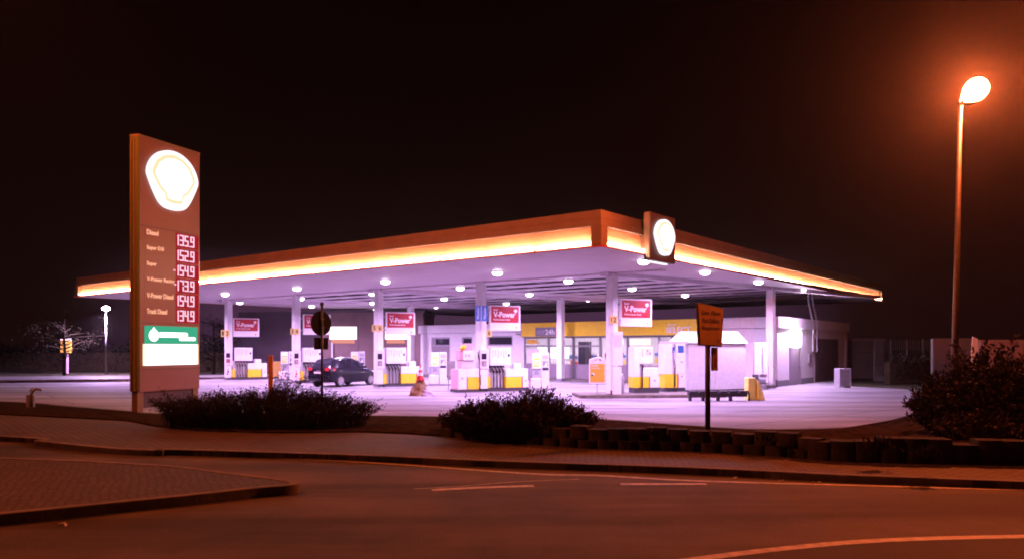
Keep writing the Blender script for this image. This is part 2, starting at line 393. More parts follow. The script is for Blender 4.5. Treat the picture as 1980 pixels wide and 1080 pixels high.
# forecourt
fc_front = [gp(*p) for p in ((-900,762),(-400,768),(0,777),(140,787),(250,796),(330,802),(530,804),(730,805),(860,807),(1000,809),(1170,813),(1300,822),(1400,829),(1480,832),(1600,830),(1690,823),(1750,813),(1790,797),(1800,780))]
fcs = smoothline(fc_front, 5)
fc_back = [gp(*p) for p in ((1830,766),(1800,756),(1740,751),(1640,746))]+[(24,60),(-20,60)]+[gp(*p) for p in ((620,729),(430,732),(247,737),(0,739.5),(-400,742),(-900,744))]
pl = [(p.x, p.y) for p in fcs]+fc_back
o = MB().add([(x, y, .004) for x, y in pl], [tuple(range(len(pl)))]).build('forecourt', 'forecourt'); struct(o)
bm = bmesh.new(); bm.from_mesh(o.data); bmesh.ops.triangulate(bm, faces=bm.faces); bm.to_mesh(o.data); bm.free()
o = sweep([(p.x, p.y) for p in fcs], .13, -.02, .05, -1).build('forecourt_kerb', 'kerb'); struct(o)
# far kerb and path on the left
fk = [gp(*p) for p in ((620,729),(430,732),(247,737),(0,739.5),(-400,742),(-900,744))]
o = sweep(fk, .2, -.02, .16, -1).build('far_kerb', 'kerb'); struct(o)
fp = [gp(*p) for p in ((620,725),(430,727),(247,729),(0,731),(-400,733),(-900,735))]
o = strip(fk, .13, fp, .13, 30, -.02).build('far_path', 'asphalt2'); struct(o)
# planting beds
bedA_f = [gp(*p, SWZ) for p in ((-700,786),(0,801),(247,813),(300,824),(389,833),(530,837),(700,835),(780,838),(852,843))]
bedA_b = [(p.x, p.y-.13) for p in fcs[:41]]
o = strip(bedA_f, SWZ+.03, bedA_b, .045, 60, -.02, .03).build('planting_bed', 'soil'); struct(o)
wall_line = [gp(*p, SWZ) for p in ((852,842),(993,855),(1135,866),(1340,871),(1492,880),(1633,892),(1980,899),(2500,903))]
wl = resample(smoothline(wall_line, 6), .36)
bedB_f = [(p.x, p.y+.2) for p in wl]
bedB_b = [(p.x, p.y-.13) for p in fcs[40:]]+[(21, 33), (26, 27)]
o = strip(bedB_f, .36, bedB_b, .045, 80, -.02, .035, 3.2).build('raised_bed', 'soil'); struct(o)
# traffic island at bottom left
il = smoothline([gp(*p, .12) for p in ((-500,1042),(0,994),(180,976),(380,956),(500,943),(560,938),(580,933),(556,926),(450,913),(300,897),(0,884),(-500,876))], 5)
ip = [(p.x, p.y) for p in il]
mb = MB(); n = len(ip); mb.add([(x, y, .12) for x, y in ip], [tuple(range(n))[::-1]])
o = mb.build('traffic_island', 'cobble'); struct(o)
bm = bmesh.new(); bm.from_mesh(o.data); bmesh.ops.triangulate(bm, faces=bm.faces); bm.to_mesh(o.data); bm.free()
o = sweep(ip, .13, -.02, .126, 1).build('island_kerb', 'kerb'); struct(o)
# road markings
def line(pts, w, name='road_marking'):
    pts = [Vector(p) for p in pts]; vs = []; fs = []
    for i, p in enumerate(pts):
        d = (pts[min(i+1,len(pts)-1)]-pts[max(i-1,0)]).normalized(); q = Vector((-d.y, d.x))*w/2
        vs += [(p.x+q.x, p.y+q.y, .006), (p.x-q.x, p.y-q.y, .006)]
    fs = [(2*i, 2*i+1, 2*i+3, 2*i+2) for i in range(len(pts)-1)]
    o = MB().add(vs, fs).build(name, 'paint'); return struct(o)
line(smoothline([gp(*p) for p in ((380,878),(700,893),(1016,915),(1160,919),(1340,929),(1650,938),(1980,947),(2400,958))], 6), .10)
arc = smoothline([gp(*p) for p in ((1180,1106),(1340,1084),(1500,1064),(1700,1047),(1980,1039),(2400,1036))], 6)
pt = [(p.x, p.y-.02) for p in arc]+[(12, 3), (-2, 3)]
o = MB().add([(x, y, .003) for x, y in pt], [tuple(range(len(pt)))]).build('dark_lane', ground_mat('dark_asphalt', (.05, .045, .042), (.085, .078, .072), .85, .5, 55)); struct(o)
line([gp(835,947), gp(930,942), gp(1032,939)], .14); line([gp(1200,935.5), gp(1366,935.5)], .13)
line(smoothline([gp(*p) for p in ((1180,1104),(1340,1082),(1500,1062),(1700,1045),(1980,1037),(2400,1034))], 6), .13)
line(smoothline([gp(*p) for p in ((800,945),(900,939),(1000,931),(1120,926))], 4), .03, 'road_seam')

# ------------------------------------------------------------------ the canopy
AX = R(-38.34)                               # local x runs along the front fascia to the right, -y is its outside
P0 = (2.56, 22.1); CU, CV = 34.9, 33.4; ZS = 4.80
ca, sa = math.cos(AX), math.sin(AX)
def cw(x, y, z=0, o=P0): return (o[0]+x*ca-y*sa, o[1]+x*sa+y*ca, z)
canopy = thing('canopy', 'large flat filling station canopy with glowing orange fascia on white columns', 'canopy', P0, AX)
def ring(prof, closed=True):
    mb = MB(); vs = []; cs = ((-CU,0,-1,-1),(0,0,1,-1),(0,CV,1,1),(-CU,CV,-1,1)); n = len(prof)
    for cx, cy, ox, oy in cs:
        for d, z in prof: vs.append((cx+ox*d, cy+oy*d, z))
    fs = []
    for k in range(4):
        for i in range(n if closed else n-1):
            fs.append((k*n+i, k*n+(i+1)%n, ((k+1)%4)*n+(i+1)%n, ((k+1)%4)*n+i))
    return mb.add(vs, fs)
ring([(0,5.42),(0,5.63),(-.025,5.65),(-.025,5.87),(-.05,5.885),(-.35,5.885),(-.35,5.44),(-.02,5.42)]).build('cornice', 'cornice', canopy)
ring([(-.022,5.419),(-.022,5.437),(-.2,5.437),(-.2,5.419)]).build('cornice_shade_strip', 'dark', canopy)  # near-black strip that paints shade onto the cornice underside above the tubes
ring([(-.075,4.845),(-.125,5.417),(-.20,5.417),(-.14,4.845)]).build('fascia_panel', 'fascia', canopy)
ring([(.075,4.79),(.075,4.835),(.065,4.838),(.06,4.825),(-.3,4.825),(-.3,4.805),(.06,4.803)]).build('red_trim', 'red', canopy)
for cx, cy in ((0,0),(-CU,0),(0,CV),(-CU,CV)):
    sx = 1 if cx == 0 else -1; sy = -1 if cy == 0 else 1
    B('corner_cap', 'cornice', canopy, tuple(sorted((cx+sx*.022, cx-sx*.34)))+tuple(sorted((cy+sy*.022, cy-sy*.34)))+(4.848, 5.415), bevel=.02)
# fluorescent tubes in the trough: one every two metres with dark holders between
def tubes(x0, y0, dx, dy, L, ox, oy, skip=None):
    n = round(L/2.05); s = L/n
    for k in range(n):
        if skip and skip[0] < (k+.5)*s < skip[1]: continue
        a, b = k*s+.05, (k+1)*s-.05
        z = 4.935 + random.uniform(-.006, .006)
        MB().tube([(x0+dx*a+ox, y0+dy*a+oy, z), (x0+dx*b+ox, y0+dy*b+oy, z)], .021, 6).build('fluorescent_tube', 'tube', canopy)
        h = (x0+dx*(b+.05)+ox, y0+dy*(b+.05)+oy)
        if k < n-1 and k % 2 == 0: B('tube_holder', 'midgrey', canopy, (h[0]-.022, h[0]+.022, h[1]-.022, h[1]+.022, 4.845, 4.98))
tubes(-.36, 0, -1, 0, CU-.72, 0, .004)
tubes(0, .36, 0, 1, CV-.72, -.004, 0)
# soffit: solid border, slatted middle
Xs = [-(3.69+6.66*k) for k in range(5)]; YF = 6.76
fr = [(Xs[0], YF), (Xs[1], YF), (Xs[2], YF), (Xs[3], YF), (Xs[4], YF)]
cols = {'E': cw(Xs[0], YF)[:2], 'D': cw(Xs[1], YF)[:2], 'C': cw(Xs[2], YF)[:2], 'B': cw(Xs[3], YF)[:2], 'A': cw(Xs[4], YF)[:2]}
rear = [(-1.3, 17.3), (-13.4, 17.3), (-25.6, 17.3)]
def lerp_line(a, b, y): return a[0]+(b[0]-a[0])*(y-a[1])/(b[1]-a[1])
LE = lambda y: lerp_line((Xs[0], YF), rear[0], y)
LC_ = lambda y: lerp_line((Xs[2], YF), rear[1], y)
LA = lambda y: lerp_line((Xs[4], YF), rear[2], y)
YA, YB = 7.0, 27.6
sof = MB()
zt = ZS+.06
def spoly(p): sof.prism(p, ZS, zt)
spoly([(-CU+.05, .02), (-.02, .02), (-.02, YA), (-CU+.05, YA)])
spoly([(-CU+.05, YB), (-.02, YB), (-.02, CV-.02), (-CU+.05, CV-.02)])
spoly([(LE(YA)-.3, YA), (-.02, YA), (-.02, YB), (LE(YB)-.3, YB)])
spoly([(-CU+.05, YA), (LA(YA)+.3, YA), (LA(YB)+.3, YB), (-CU+.05, YB)])
sof.build('soffit', 'soffit', canopy)
B('roof_deck', 'deck', canopy, (-CU+.3, -.3, .3, CV-.3, 5.30, 5.40))
st = MB()
y = YA+1.2
while y < YB-.5:
    st.box(LA(y)+1.0, LC_(y)-.35, y-.52, y+.52, ZS+.03, ZS+.042)
    st.box(LC_(y)+1.4, LE(y)-.9, y-.52, y+.52, ZS+.03, ZS+.042)
    y += 1.95
st.build('ceiling_slats', 'slat', canopy)
gp_ = MB()                                   # flat margins beside the beams
gp_.prism([(LC_(YA)-.36, YA), (LC_(YA)+1.5, YA), (LC_(YB)+1.5, YB), (LC_(YB)-.36, YB)], ZS+.035, ZS+.09)
gp_.prism([(LE(YA)-1.0, YA), (LE(YA)-.3, YA), (LE(YB)-.3, YB), (LE(YB)-1.0, YB)], ZS+.035, ZS+.09)
gp_.prism([(LA(YA)+.3, YA), (LA(YA)+1.1, YA), (LA(YB)+1.1, YB), (LA(YB)+.3, YB)], ZS+.035, ZS+.09)
gp_.build('soffit_margin', 'soffit', canopy)
hb = MB()
for x in range(-27, -3, 2):                  # thin hangers crossing the slat gaps
    hb.box(x-.03, x+.03, YA+.1, YB-.1, ZS+.05, ZS+.09)
hb.build('hanger_rails', 'slat', canopy)
for f in (LE, LC_, LA):
    bmx = MB()
    bmx.prism([(f(YF-.4)-.17, YF-.4), (f(YF-.4)+.17, YF-.4), (f(YB)+.17, YB), (f(YB)-.17, YB)], ZS-.16, ZS+.03)
    bmx.build('beam', 'slat', canopy)
B('beam', 'slat', canopy, (-31.5, -1.5, YF-.1, YF+.22, ZS-.07, ZS-.003))
for x, yy in fr+rear:
    c = B('column', 'white', canopy, (x-.17, x+.17, yy-.17, yy+.17, .15, ZS-.012), bevel=.02)
    B('column_foot', 'midgrey', c, (x-.19, x+.19, yy-.19, yy+.19, 0, .148))
# lit emblem box on the right fascia
def pecten(r=1.0, sc=0, inset=0):
    """scallop outline, unit half-width; sc = depth of the scallops"""
    P = [(-.36, -.90), (-.44, -.62), (-.70, -.44), (-.97, -.02)]
    n = 40
    for k in range(1, n):
        a = math.pi-math.pi*k/n; rr = 1+sc*abs(math.sin(k/n*math.pi*7))
        P.append((rr*.99*math.cos(a), -.02+rr*.93*math.sin(a)))
    P += [(.97, -.02), (.70, -.44), (.44, -.62), (.36, -.90), (0, -.95)]
    return [(x*r, z*r) for x, z in P]
def pecten_halo(r):
    P = [(-.50, -1.0), (-.80, -.56), (-1.04, -.05)]
    for k in range(1, 30):
        a = math.pi-math.pi*k/30; P.append((1.07*math.cos(a), 1.0*math.sin(a)-.03))
    P += [(1.04, -.05), (.80, -.56), (.50, -1.0), (0, -1.08)]
    for _ in range(3):                       # round the corners off
        P = [q for i in range(len(P)) for q in ((P[i-1][0]*.25+P[i][0]*.75, P[i-1][1]*.25+P[i][1]*.75), (P[i][0]*.75+P[(i+1) % len(P)][0]*.25, P[i][1]*.75+P[(i+1) % len(P)][1]*.25))]
    return [(x*r, z*r) for x, z in P]
def emblem(parent, cx, cz, rx, rz, y):
    a = MB().xz([(cx+x*rx, cz+z*rz) for x, z in pecten_halo(1)], y-.09, y).build('emblem', 'signwhite', parent)
    MB().xz([(cx+x*rx*.885, cz+z*rz*.885) for x, z in pecten(1, .03)], y-.105, y-.0905).build('emblem_outline', 'signrim', a)
    MB().xz([(cx+x*rx*.765, cz-.005+z*rz*.765) for x, z in pecten(1, .03)], y-.12, y-.1055).build('emblem_face', 'signwhite', a)
bx = thing('emblem_box', 'upright lit shell emblem box on the right fascia near the canopy corner', 'sign', cw(0, 3.25), R(51.66))
B('box_body', 'emblembox', bx, (-.86, .86, -.30, -.062, 4.62, 6.12), bevel=.04)
B('box_frame', 'emblembox', bx, (-.72, .72, -.055, .25, 5.0, 5.9))
emblem(bx, 0, 5.42, .62, .56, -.303)
B('light_strip', 'signwhite', bx, (-.7, .5, -.2, -.1, 4.575, 4.617))
# lamps under the canopy
def canopy_lamp(loc):
    t = thing('canopy_lamp', '-', 'ceiling lamp', loc, AX, 'round lamps under the canopy')
    MB().lathe([(.235, -.003), (.235, -.03), (.215, -.04)], 20).build('housing', 'white', t)
    MB().lathe([(.185, -.042), (.19, -.07), (.17, -.11), (.11, -.145), (.05, -.158), (.0005, -.16)], 20).build('lens', 'lens', t, smooth=True)
    ld = bpy.data.lights.new('lamp', 'AREA'); ld.shape = 'DISK'; ld.size = .36; ld.energy = 580; ld.color = LC; ld.spread = R(157)
    lo = bpy.data.objects.new('lamp', ld); COL.objects.link(lo); lo.parent = t; lo.location = (0, 0, -.18); lo.visible_camera = True
    return t
rowname = ['row nearest front fascia', 'second row from front fascia', 'third row from front fascia', 'rear row by shop']
colname = ['first', 'second', 'third', 'fourth', 'fifth', 'sixth']
l0 = None
for j, yy in enumerate((3.7, 8.5, 14.0, 19.8)):
    for k in range(6):
        p = cw(-(.65+6.25*k), yy, ZS if (j == 0) else ZS+.015)
        if l0 is None: l0 = t = canopy_lamp(p)
        else: t = copy_tree(l0); t.location = p
        t['label'] = 'glowing ceiling lamp, %s from the emblem side, %s' % (colname[k], rowname[j])

# ------------------------------------------------------------------ price pylon
PA = math.atan2(.926, .378)
py_ = thing('price_pylon', 'tall brown price pylon with glowing shell emblem and red fuel prices', 'price sign', (-10.7, 22.0), PA)
Wd, Th = 2.38, .34
end = [(.0+.0, .0)]
prof = [(.06, 0), (Wd-.06, 0), (Wd-.015, .03), (Wd, Th*.5), (Wd-.015, Th-.03), (Wd-.06, Th), (.06, Th), (.015, Th-.03), (0, Th*.5), (.015, .03)]
MB().prism(prof, .64, 7.96).build('sign_body', 'pylon', py_)
MB().prism([(x*1.0+(-.012 if x < 1 else .012), y+(.012 if y > .1 else -.012)) for x, y in prof], 7.965, 8.02).build('top_cap', 'pylonedge', py_)
for x0 in (-.044, Wd-.022): B('edge_strip', 'pylonedge', py_, (x0, x0+.044, .10, .135, .66, 7.9), (x0, x0+.044, .205, .24, .66, 7.9))
for x0, nm in ((.03, 'foot'), (Wd-.25, 'foot')):
    f_ = B(nm, 'pylonedge', py_, (x0, x0+.22, .06, Th-.06, .05, .638), bevel=.01)
    B('base_plate', 'pylonedge', f_, (x0-.14, x0+.36, -.08, Th+.08, -.02, .048))
MB().prism([(.075, -.006), (.05, -.012), (.0, .024), (-.018, Th*.5), (.0, Th-.024), (.05, Th+.012), (.075, Th+.006)], .66, 7.95).build('edge_profile', 'pylonside', py_)
B('plinth_panel', 'dark', py_, (.27, Wd-.27, .1, Th-.1, .16, .637))
for z in (1.28, 2.62, 5.42): B('panel_seam', 'dark', py_, (.05, Wd-.05, -.004, .004, z-.008, z+.008))
emblem(py_, 1.23, 6.95, .91, .87, -.001)
prices = ('135.9', '152.9', '154.9', '173.9', '154.9', '134.9')
names = ('Diesel', 'Super E10', 'Super', 'V-Power Racing', 'V-Power Diesel', 'Truck Diesel')
wid = (.42, .62, .36, 1.02, .98, .74)
for k in range(6):
    zc = 5.165-.4565*k
    c = B('price_panel', 'digitbg', py_, (1.38, 2.29, -.008, -.001, zc-.215, zc+.215))
    digits('price_digits', prices[k], 'digit', c, 1.43, zc-.165, .155, .33, -.010, .040)
    f2 = B('fuel_name_panel', 'pylon', py_, (.22, 1.32, -.007, -.001, zc-.17, zc+.20))
    text('fuel_name', names[k], 'labeltext', f2, .30, .30+wid[k], zc+.015, zc+.165, -.009, .02)
    if k in (2, 3): B('price_dash', 'digit', c, (1.20+.04*k, 1.30+.03*k, -.014, -.0085, zc-.03+.03*(k-2), zc+.01+.03*(k-2)))
gpn = B('green_panel', 'green', py_, (.22, 2.22, -.03, -.001, 2.03, 2.55))
d = MB().disc_y(.53, 2.27, .175, -.042, -.0305); d.xz([(.43, 2.38), (.53, 2.51), (.63, 2.38)], -.042, -.0315); d.build('panel_badge', 'panelwhite', gpn)
def pill(mb, x0, x1, z0, z1, y0, y1):
    r = (z1-z0)/2; P = [(x1-r+r*math.cos(a), z0+r+r*math.sin(a)) for a in [R(-90+18*i) for i in range(11)]]+[(x0+r+r*math.cos(a), z0+r+r*math.sin(a)) for a in [R(90+18*i) for i in range(11)]]
    mb.xz(P, y0, y1)
d = MB(); pill(d, .70, 1.82, 2.22, 2.37, -.042, -.0305); pill(d, 1.48, 2.13, 2.125, 2.235, -.044, -.0305); d.build('panel_lettering', 'panelwhite', gpn)
wp = B('white_panel', 'panelwhite', py_, (.22, 2.20, -.036, -.001, 1.40, 2.018))
B('panel_border', 'paneledge', wp, (.165, .2185, -.033, -.001, 1.395, 2.022), (2.2015, 2.255, -.033, -.001, 1.395, 2.022))

# ------------------------------------------------------------------ signs and things at the columns
PR = R(25)
def loc_at(key, x, y, rz=PR):
    c = cols[key]; return (c[0]+x*math.cos(rz)-y*math.sin(rz), c[1]+x*math.sin(rz)+y*math.cos(rz), 0)
def vsign():
    t = thing('fuel_sign', '-', 'sign', (0,0,0), PR, 'red and white fuel signs on the columns')
    B('sign_case', 'white', t, (0, 1.46, -.08, .08, 0, 1.07), bevel=.015)
    B('red_face', 'red', t, (.05, 1.38, -.086, -.081, .335, 1.02))
    text('sign_lettering', 'V-Power', 'white', t, .16, 1.20, .56, .80, -.087, .03)
    text('sign_lettering', 'Shell', 'white', t, .16, .36, .84, .92, -.087, .01)
    text('sign_lettering', 'Performance fuels', 'white', t, .17, .94, .43, .51, -.087, .01)
    MB().xz([(1.22+x*.085, .84+z*.085) for x, z in pecten(1, .05)], -.093, -.0865).build('sign_badge', 'white', t)
    MB().xz([(1.26+x*.055, .13+z*.055) for x, z in pecten(1, .05)], -.088, -.081).build('sign_badge', 'signyellow', t)
    for z in (.2, .82): B('bracket', 'grey', t, (-.16, -.002, -.03, .03, z, z+.06))
    return t
v0 = vsign()
for i, (k, px, pyb, lab) in enumerate((('E', 1198, 630, 'red and white fuel sign on the nearest column, in front of the yellow shop band'), ('D', 946, 638, 'red and white fuel sign beside the two blue banners'),
        ('C', 746, 646, 'red and white fuel sign in front of the glowing wash hall window'), ('B', 586, 646, 'red and white fuel sign partly hidden by the round dark road sign'), ('A', 451, 650, 'red and white fuel sign furthest left, nearest the price pylon'))):
    t = v0 if i == 0 else copy_tree(v0)
    Y = cols[k][1]+.15; p = at(px, pyb, Y)
    t.location = (p[0], p[1], p[2]); t['label'] = lab
    if k != 'E': t.scale = (1.02, 1, 1.04)
def numplate(key, px0, px1, py0, py1, txt, lab, dy=-.3):
    Y = cols[key][1]+dy; a = at(px0, py1, Y); b = at(px1, py0, Y); w = b[0]-a[0]; h = b[2]-a[2]
    t = thing('pump_number_sign', lab, 'number sign', (a[0], Y, a[2]), R(8), 'yellow pump number signs')
    B('plate', 'plateyellow', t, (0, w, -.02, .02, 0, h), bevel=.005)
    text('number', txt, 'black', t, w*.28 if len(txt) == 1 else w*.16, w*.72 if len(txt) == 1 else w*.84, h*.2, h*.8, -.0215, .02, .004)
numplate('E', 1179, 1194, 610, 625, '12', 'yellow number plate reading 12 on the nearest column')
numplate('D', 940, 951, 637, 650, '8', 'single yellow number plate below the blue banners')
numplate('C', 719, 728.5, 627, 640, '5', 'left one of two yellow number plates on the column in front of the car')
numplate('C', 729.5, 740, 627, 640, '6', 'right one of two yellow number plates on the column in front of the car')
numplate('B', 561.5, 569, 634, 646, '3', 'left one of two yellow number plates on the column left of the round road sign')
numplate('B', 570, 578, 634, 646, '4', 'right one of two yellow number plates on the column left of the round road sign')
numplate('A', 427.5, 434.5, 637, 650, '1', 'left one of two yellow number plates on the column nearest the price pylon')
numplate('A', 435.5, 443.5, 637, 650, '2', 'right one of two yellow number plates on the column nearest the price pylon')
for px0, px1, lab in ((918.5, 930, 'left one of the two blue vertical banners on the column'), (931.5, 943, 'right one of the two blue vertical banners on the column')):
    Y = 32.7; a = at(px0, 620, Y); b = at(px1, 590, Y)
    t = thing('blue_banner', lab, 'banner', a, R(10), 'blue vertical banners'); w = b[0]-a[0]; h = b[2]-a[2]
    B('banner_panel', 'blue', t, (0, w, -.02, .02, 0, h), bevel=.004)
    v_, f_, xa, xb, za, zb = text_geo('Waschen', .01); mb = MB()
    mb.add([(w*.68-(p[1]-za)/(zb-za)*w*.36, -.022-(p[2]+.02)/.04*.004, h*.12+(p[0]-xa)/(xb-xa)*h*.76) for p in v_], f_); mb.build('banner_lettering', 'white', t)
def terminal(key, ztop, zmid, scr, lab, low=None):
    t = thing('column_terminal', lab, 'terminal', loc_at(key, .04, -.36, R(12)), R(12), 'white terminal boxes on the columns')
    B('upper_case', 'white', t, (-.16, .22, -.14, .14, zmid+.02, ztop), bevel=.015)
    B('lower_case', 'white', t, (-.15, .17, -.13, .13, .14, zmid-.02), bevel=.015)
    h = ztop-zmid
    if scr:
        s = B('screen', 'windowdark', t, (-.10, .12, -.150, -.1405, zmid+h*.50, zmid+h*.80))
        B('keypad', 'midgrey', t, (-.10, .12, -.152, -.1405, zmid+h*.16, zmid+h*.42))
        B('card_slot', 'red' if key == 'A' else 'grey', t, (.0, .10, -.156, -.1525, zmid+h*.2, zmid+h*.36))
    else:
        B('notice', 'offwhite', t, (-.12, .18, -.146, -.1405, zmid+h*.55, zmid+h*.9))
    if low:
        for i in range(3): B('pictogram', 'black' if key == 'A' else 'red', t, (-.06+.02*i, .02+.04*(i % 2), -.136, -.1305, .32+.13*i, .42+.13*i))
    return t
terminal('A', 1.78, .88, True, 'white terminal box on the column nearest the price pylon', True)
terminal('B', 1.80, .88, True, 'white terminal box on the column left of the parked car', True)
terminal('C', 1.82, .88, True, 'white terminal box on the column right of the parked car')
terminal('D', 1.84, .98, True, 'white terminal box between the pink sided and the four hose dispenser')
terminal('E', 2.52, 1.22, False, 'tall white notice box on the nearest column beside the bin')

# ------------------------------------------------------------------ fuel dispensers
def hose(x, z0, sway):
    return [(x, -.30, z0), (x+.01, -.33, z0-.18), (x+sway, -.34, .62), (x+sway*.5, -.34, .36), (x+.02+sway, -.31, .20), (x+.05, -.25, .17), (x+.06, -.2, .3)]
def dispenser():
    t = thing('fuel_dispenser', '-', 'fuel pump', (0,0,0), PR, 'four hose fuel dispensers')
    B('plinth', 'dark', t, (-.16, 1.86, -.27, .30, 0, .148))
    B('back_body', 'offwhite', t, (0, .72, .05, .25, .15, 1.13))
    B('header', 'white', t, (0, 1.0, -.26, .25, 1.135, 1.92), bevel=.015)
    hd = MB()
    for i, (x, h) in enumerate(((.10, .30), (.22, .27), (.36, .34), (.50, .25), (.62, .34), (.73, .20))): hd.box(x, x+.03, -.266, -.261, 1.82-h, 1.80)
    hd.build('price_tags', 'grey', t)
    B('display', 'windowdark', t, (.84, .93, -.267, -.261, 1.52, 1.64))
    B('fuel_badges', 'signyellow', t, (.10, .13, -.268, -.2665, 1.52, 1.66), (.22, .25, -.268, -.2665, 1.55, 1.64))
    B('side_panel', 'yellow', t, (-.15, .02, -.24, .25, .15, .63), bevel=.01)
    B('side_upper', 'offwhite', t, (-.10, -.003, -.1, .25, .635, 1.13))
    B('nozzle_bay', 'black', t, (.03, .70, -.2, .045, 1.02, 1.13))
    for i in range(4):
        x = .11+.155*i
        n_ = MB().tube([(x-.05, -.30, 1.08), (x, -.32, .96), (x+.03, -.30, .82), (x+.01, -.24, .74)], [.030, .042, .034, .018], 8).build('nozzle', 'black', t, smooth=True)
        MB().tube([(x-.03, -.345, 1.05), (x+.045, -.37, .90)], .020, 6).build('nozzle_guard', 'rim', n_)
        MB().tube(hose(x, .84, random.uniform(-.02, .02)), .019, 7).build('hose', 'black', t, smooth=True)
        B('hose_panel', 'offwhite', t, (x+.045, x+.085, -.06, .048, .16, .80))
    B('cabinet', 'white', t, (.74, 1.84, -.27, .27, .632, .98), bevel=.015)
    B('cabinet_panel', 'yellow', t, (.74, 1.52, -.27, .27, .152, .629), bevel=.006)
    B('red_stripe', 'red', t, (1.522, 1.572, -.272, .27, .152, .629))
    B('cabinet_end', 'white', t, (1.574, 1.84, -.27, .27, .152, .629), bevel=.006)
    MB().xz([(1.71+x*.05, .44+z*.05) for x, z in pecten(1, .05)], -.277, -.2705).build('cabinet_badge', 'grey', t)
    g = B('receipt_box', 'white', t, (1.12, 1.52, -.2, .15, .983, 1.23), bevel=.015)
    B('receipt_slot', 'midgrey', g, (1.11, 1.16, -.206, -.2005, 1.0, 1.2))
    return t
d0 = dispenser()
for i, (k, lab) in enumerate((('D', 'four hose dispenser below the two blue banners, behind the small leafed bush'), ('C', 'four hose dispenser left of the traffic cone'),
                              ('B', 'four hose dispenser half hidden behind the parked car'), ('A', 'four hose dispenser furthest left, behind the yellow marker post'))):
    t = d0 if i == 0 else copy_tree(d0)
    t.location = loc_at(k, .34, 0); t['label'] = lab
# low dispenser left of column D
t = thing('fuel_dispenser', 'low dispenser with pink side panel and stacked boxes, left of the blue bannered column', 'fuel pump', loc_at('D', -1.32, -.28), PR)
B('plinth', 'dark', t, (-.02, 1.0, -.32, .52, 0, .13))
B('pink_side', 'pink', t, (0, .04, -.30, .5, .135, 1.0))
B('cabinet', 'white', t, (.042, .42, -.30, .5, .135, 1.0), (.42, .98, -.30, .5, .66, 1.0), bevel=.01)
B('red_stripe', 'red', t, (.422, .465, -.298, .5, .135, .656)); B('yellow_panel', 'yellow', t, (.467, .98, -.30, .5, .135, .656), bevel=.006)
MB().xz([(.22+x*.05, .6+z*.05) for x, z in pecten(1, .05)], -.307, -.3005).build('cabinet_badge', 'grey', t)
B('middle_case', 'offwhite', t, (.25, .85, -.1, .4, 1.003, 1.38), bevel=.01); B('middle_side', 'pink', t, (.235, .249, -.08, .38, 1.01, 1.37))
B('meter_case', 'white', t, (.30, .82, -.18, .4, 1.383, 1.80), bevel=.01); B('meter_side', 'pink', t, (.18, .297, -.1, .4, 1.40, 1.79))
B('meter_display', 'midgrey', t, (.40, .44, -.186, -.181, 1.5, 1.64), (.50, .62, -.186, -.181, 1.58, 1.62), (.52, .60, -.186, -.181, 1.52, 1.55))
B('top_box', 'pink', t, (.36, .78, -.05, .35, 1.803, 2.10), bevel=.01)
c = MB().tube([(.20, -.14, 1.83), (.30, -.18, 1.93), (.46, -.16, 1.98)], [.07, .13, .05], 8).build('beacon', 'yellow', t, smooth=True)
MB().tube([(.92, -.33, 1.75), (.94, -.36, 1.55), (.98, -.34, 1.4)], [.02, .04, .025], 7).build('nozzle', 'black', t, smooth=True)
MB().tube([(.97, -.34, 1.42), (1.0, -.36, 1.0), (.98, -.37, .5), (1.04, -.36, .3), (1.06, -.34, .75)], .016, 6).build('hose', 'black', t, smooth=True)
# diesel and additive dispensers on the right
isl = thing('pump_island', 'long pale raised kerb island under the nearest column and right hand dispensers', 'kerb island', loc_at('E', 0, 0, R(4)), R(4))
mbk = MB(); x = -1.35
while x < 3.9:
    mbk.box(x, x+.93, -.62, -.40, 0.0, .13); x += .94
mbk.build('kerb_stones', 'kerb', isl, bevel=.015)
B('island_slab', 'kerb', isl, (-1.35, 3.35, -.398, 1.4, 0, .122))
t = thing('fuel_dispenser', 'single hose dispenser with white tower, left of the blue screened dispenser', 'fuel pump', (*gp(1226, 765), .0), R(18))
t.location.z = .1
B('plinth', 'dark', t, (.02, 1.12, 0, .5, 0, .23))
B('lower_panel', 'yellow', t, (0, .30, 0, .5, .232, .66), (.37, .66, 0, .5, .232, .66), bevel=.006)
B('red_stripe', 'red', t, (.662, .71, -.002, .5, .232, .66)); B('cabinet_end', 'white', t, (.712, 1.13, 0, .5, .232, .66), bevel=.008)
B('tower', 'white', t, (0, .24, 0, .5, .664, 1.84), (.24, .82, .0, .5, 1.18, 1.84), bevel=.01)
B('cabinet', 'white', t, (.36, 1.10, 0, .5, .664, 1.02), bevel=.01)
B('nozzle_recess', 'offwhite', t, (.243, .357, .10, .5, .664, 1.177))
B('price_tag', 'signyellow', t, (.36, .40, -.007, -.001, 1.45, 1.78))
s = B('display', 'offwhite', t, (.52, .76, -.012, -.001, 1.52, 1.78)); B('display_digits', 'midgrey', s, (.56, .62, -.016, -.0125, 1.66, 1.74), (.66, .74, -.016, -.0125, 1.55, 1.63))
MB().xz([(.92+x*.05, .5+z*.05) for x, z in pecten(1, .05)], -.007, -.001).build('cabinet_badge', 'grey', t)
MB().tube([(.30, -.02, 1.16), (.36, -.07, 1.08), (.33, -.05, .95), (.36, -.04, .86)], [.03, .045, .035, .02], 8).build('nozzle', 'black', t, smooth=True)
MB().tube([(.35, -.04, .95), (.335, -.06, .6), (.335, -.06, .28), (.33, .02, .25)], .028, 7).build('hose', 'black', t, smooth=True)
t = thing('fuel_dispenser', 'tall dispenser with blue screen and black hose, left of the white gas cabin', 'fuel pump', (*gp(1284, 759), .0), R(18))
t.location.z = .1
B('plinth', 'dark', t, (.0, 1.02, 0, .5, -.05, .12))
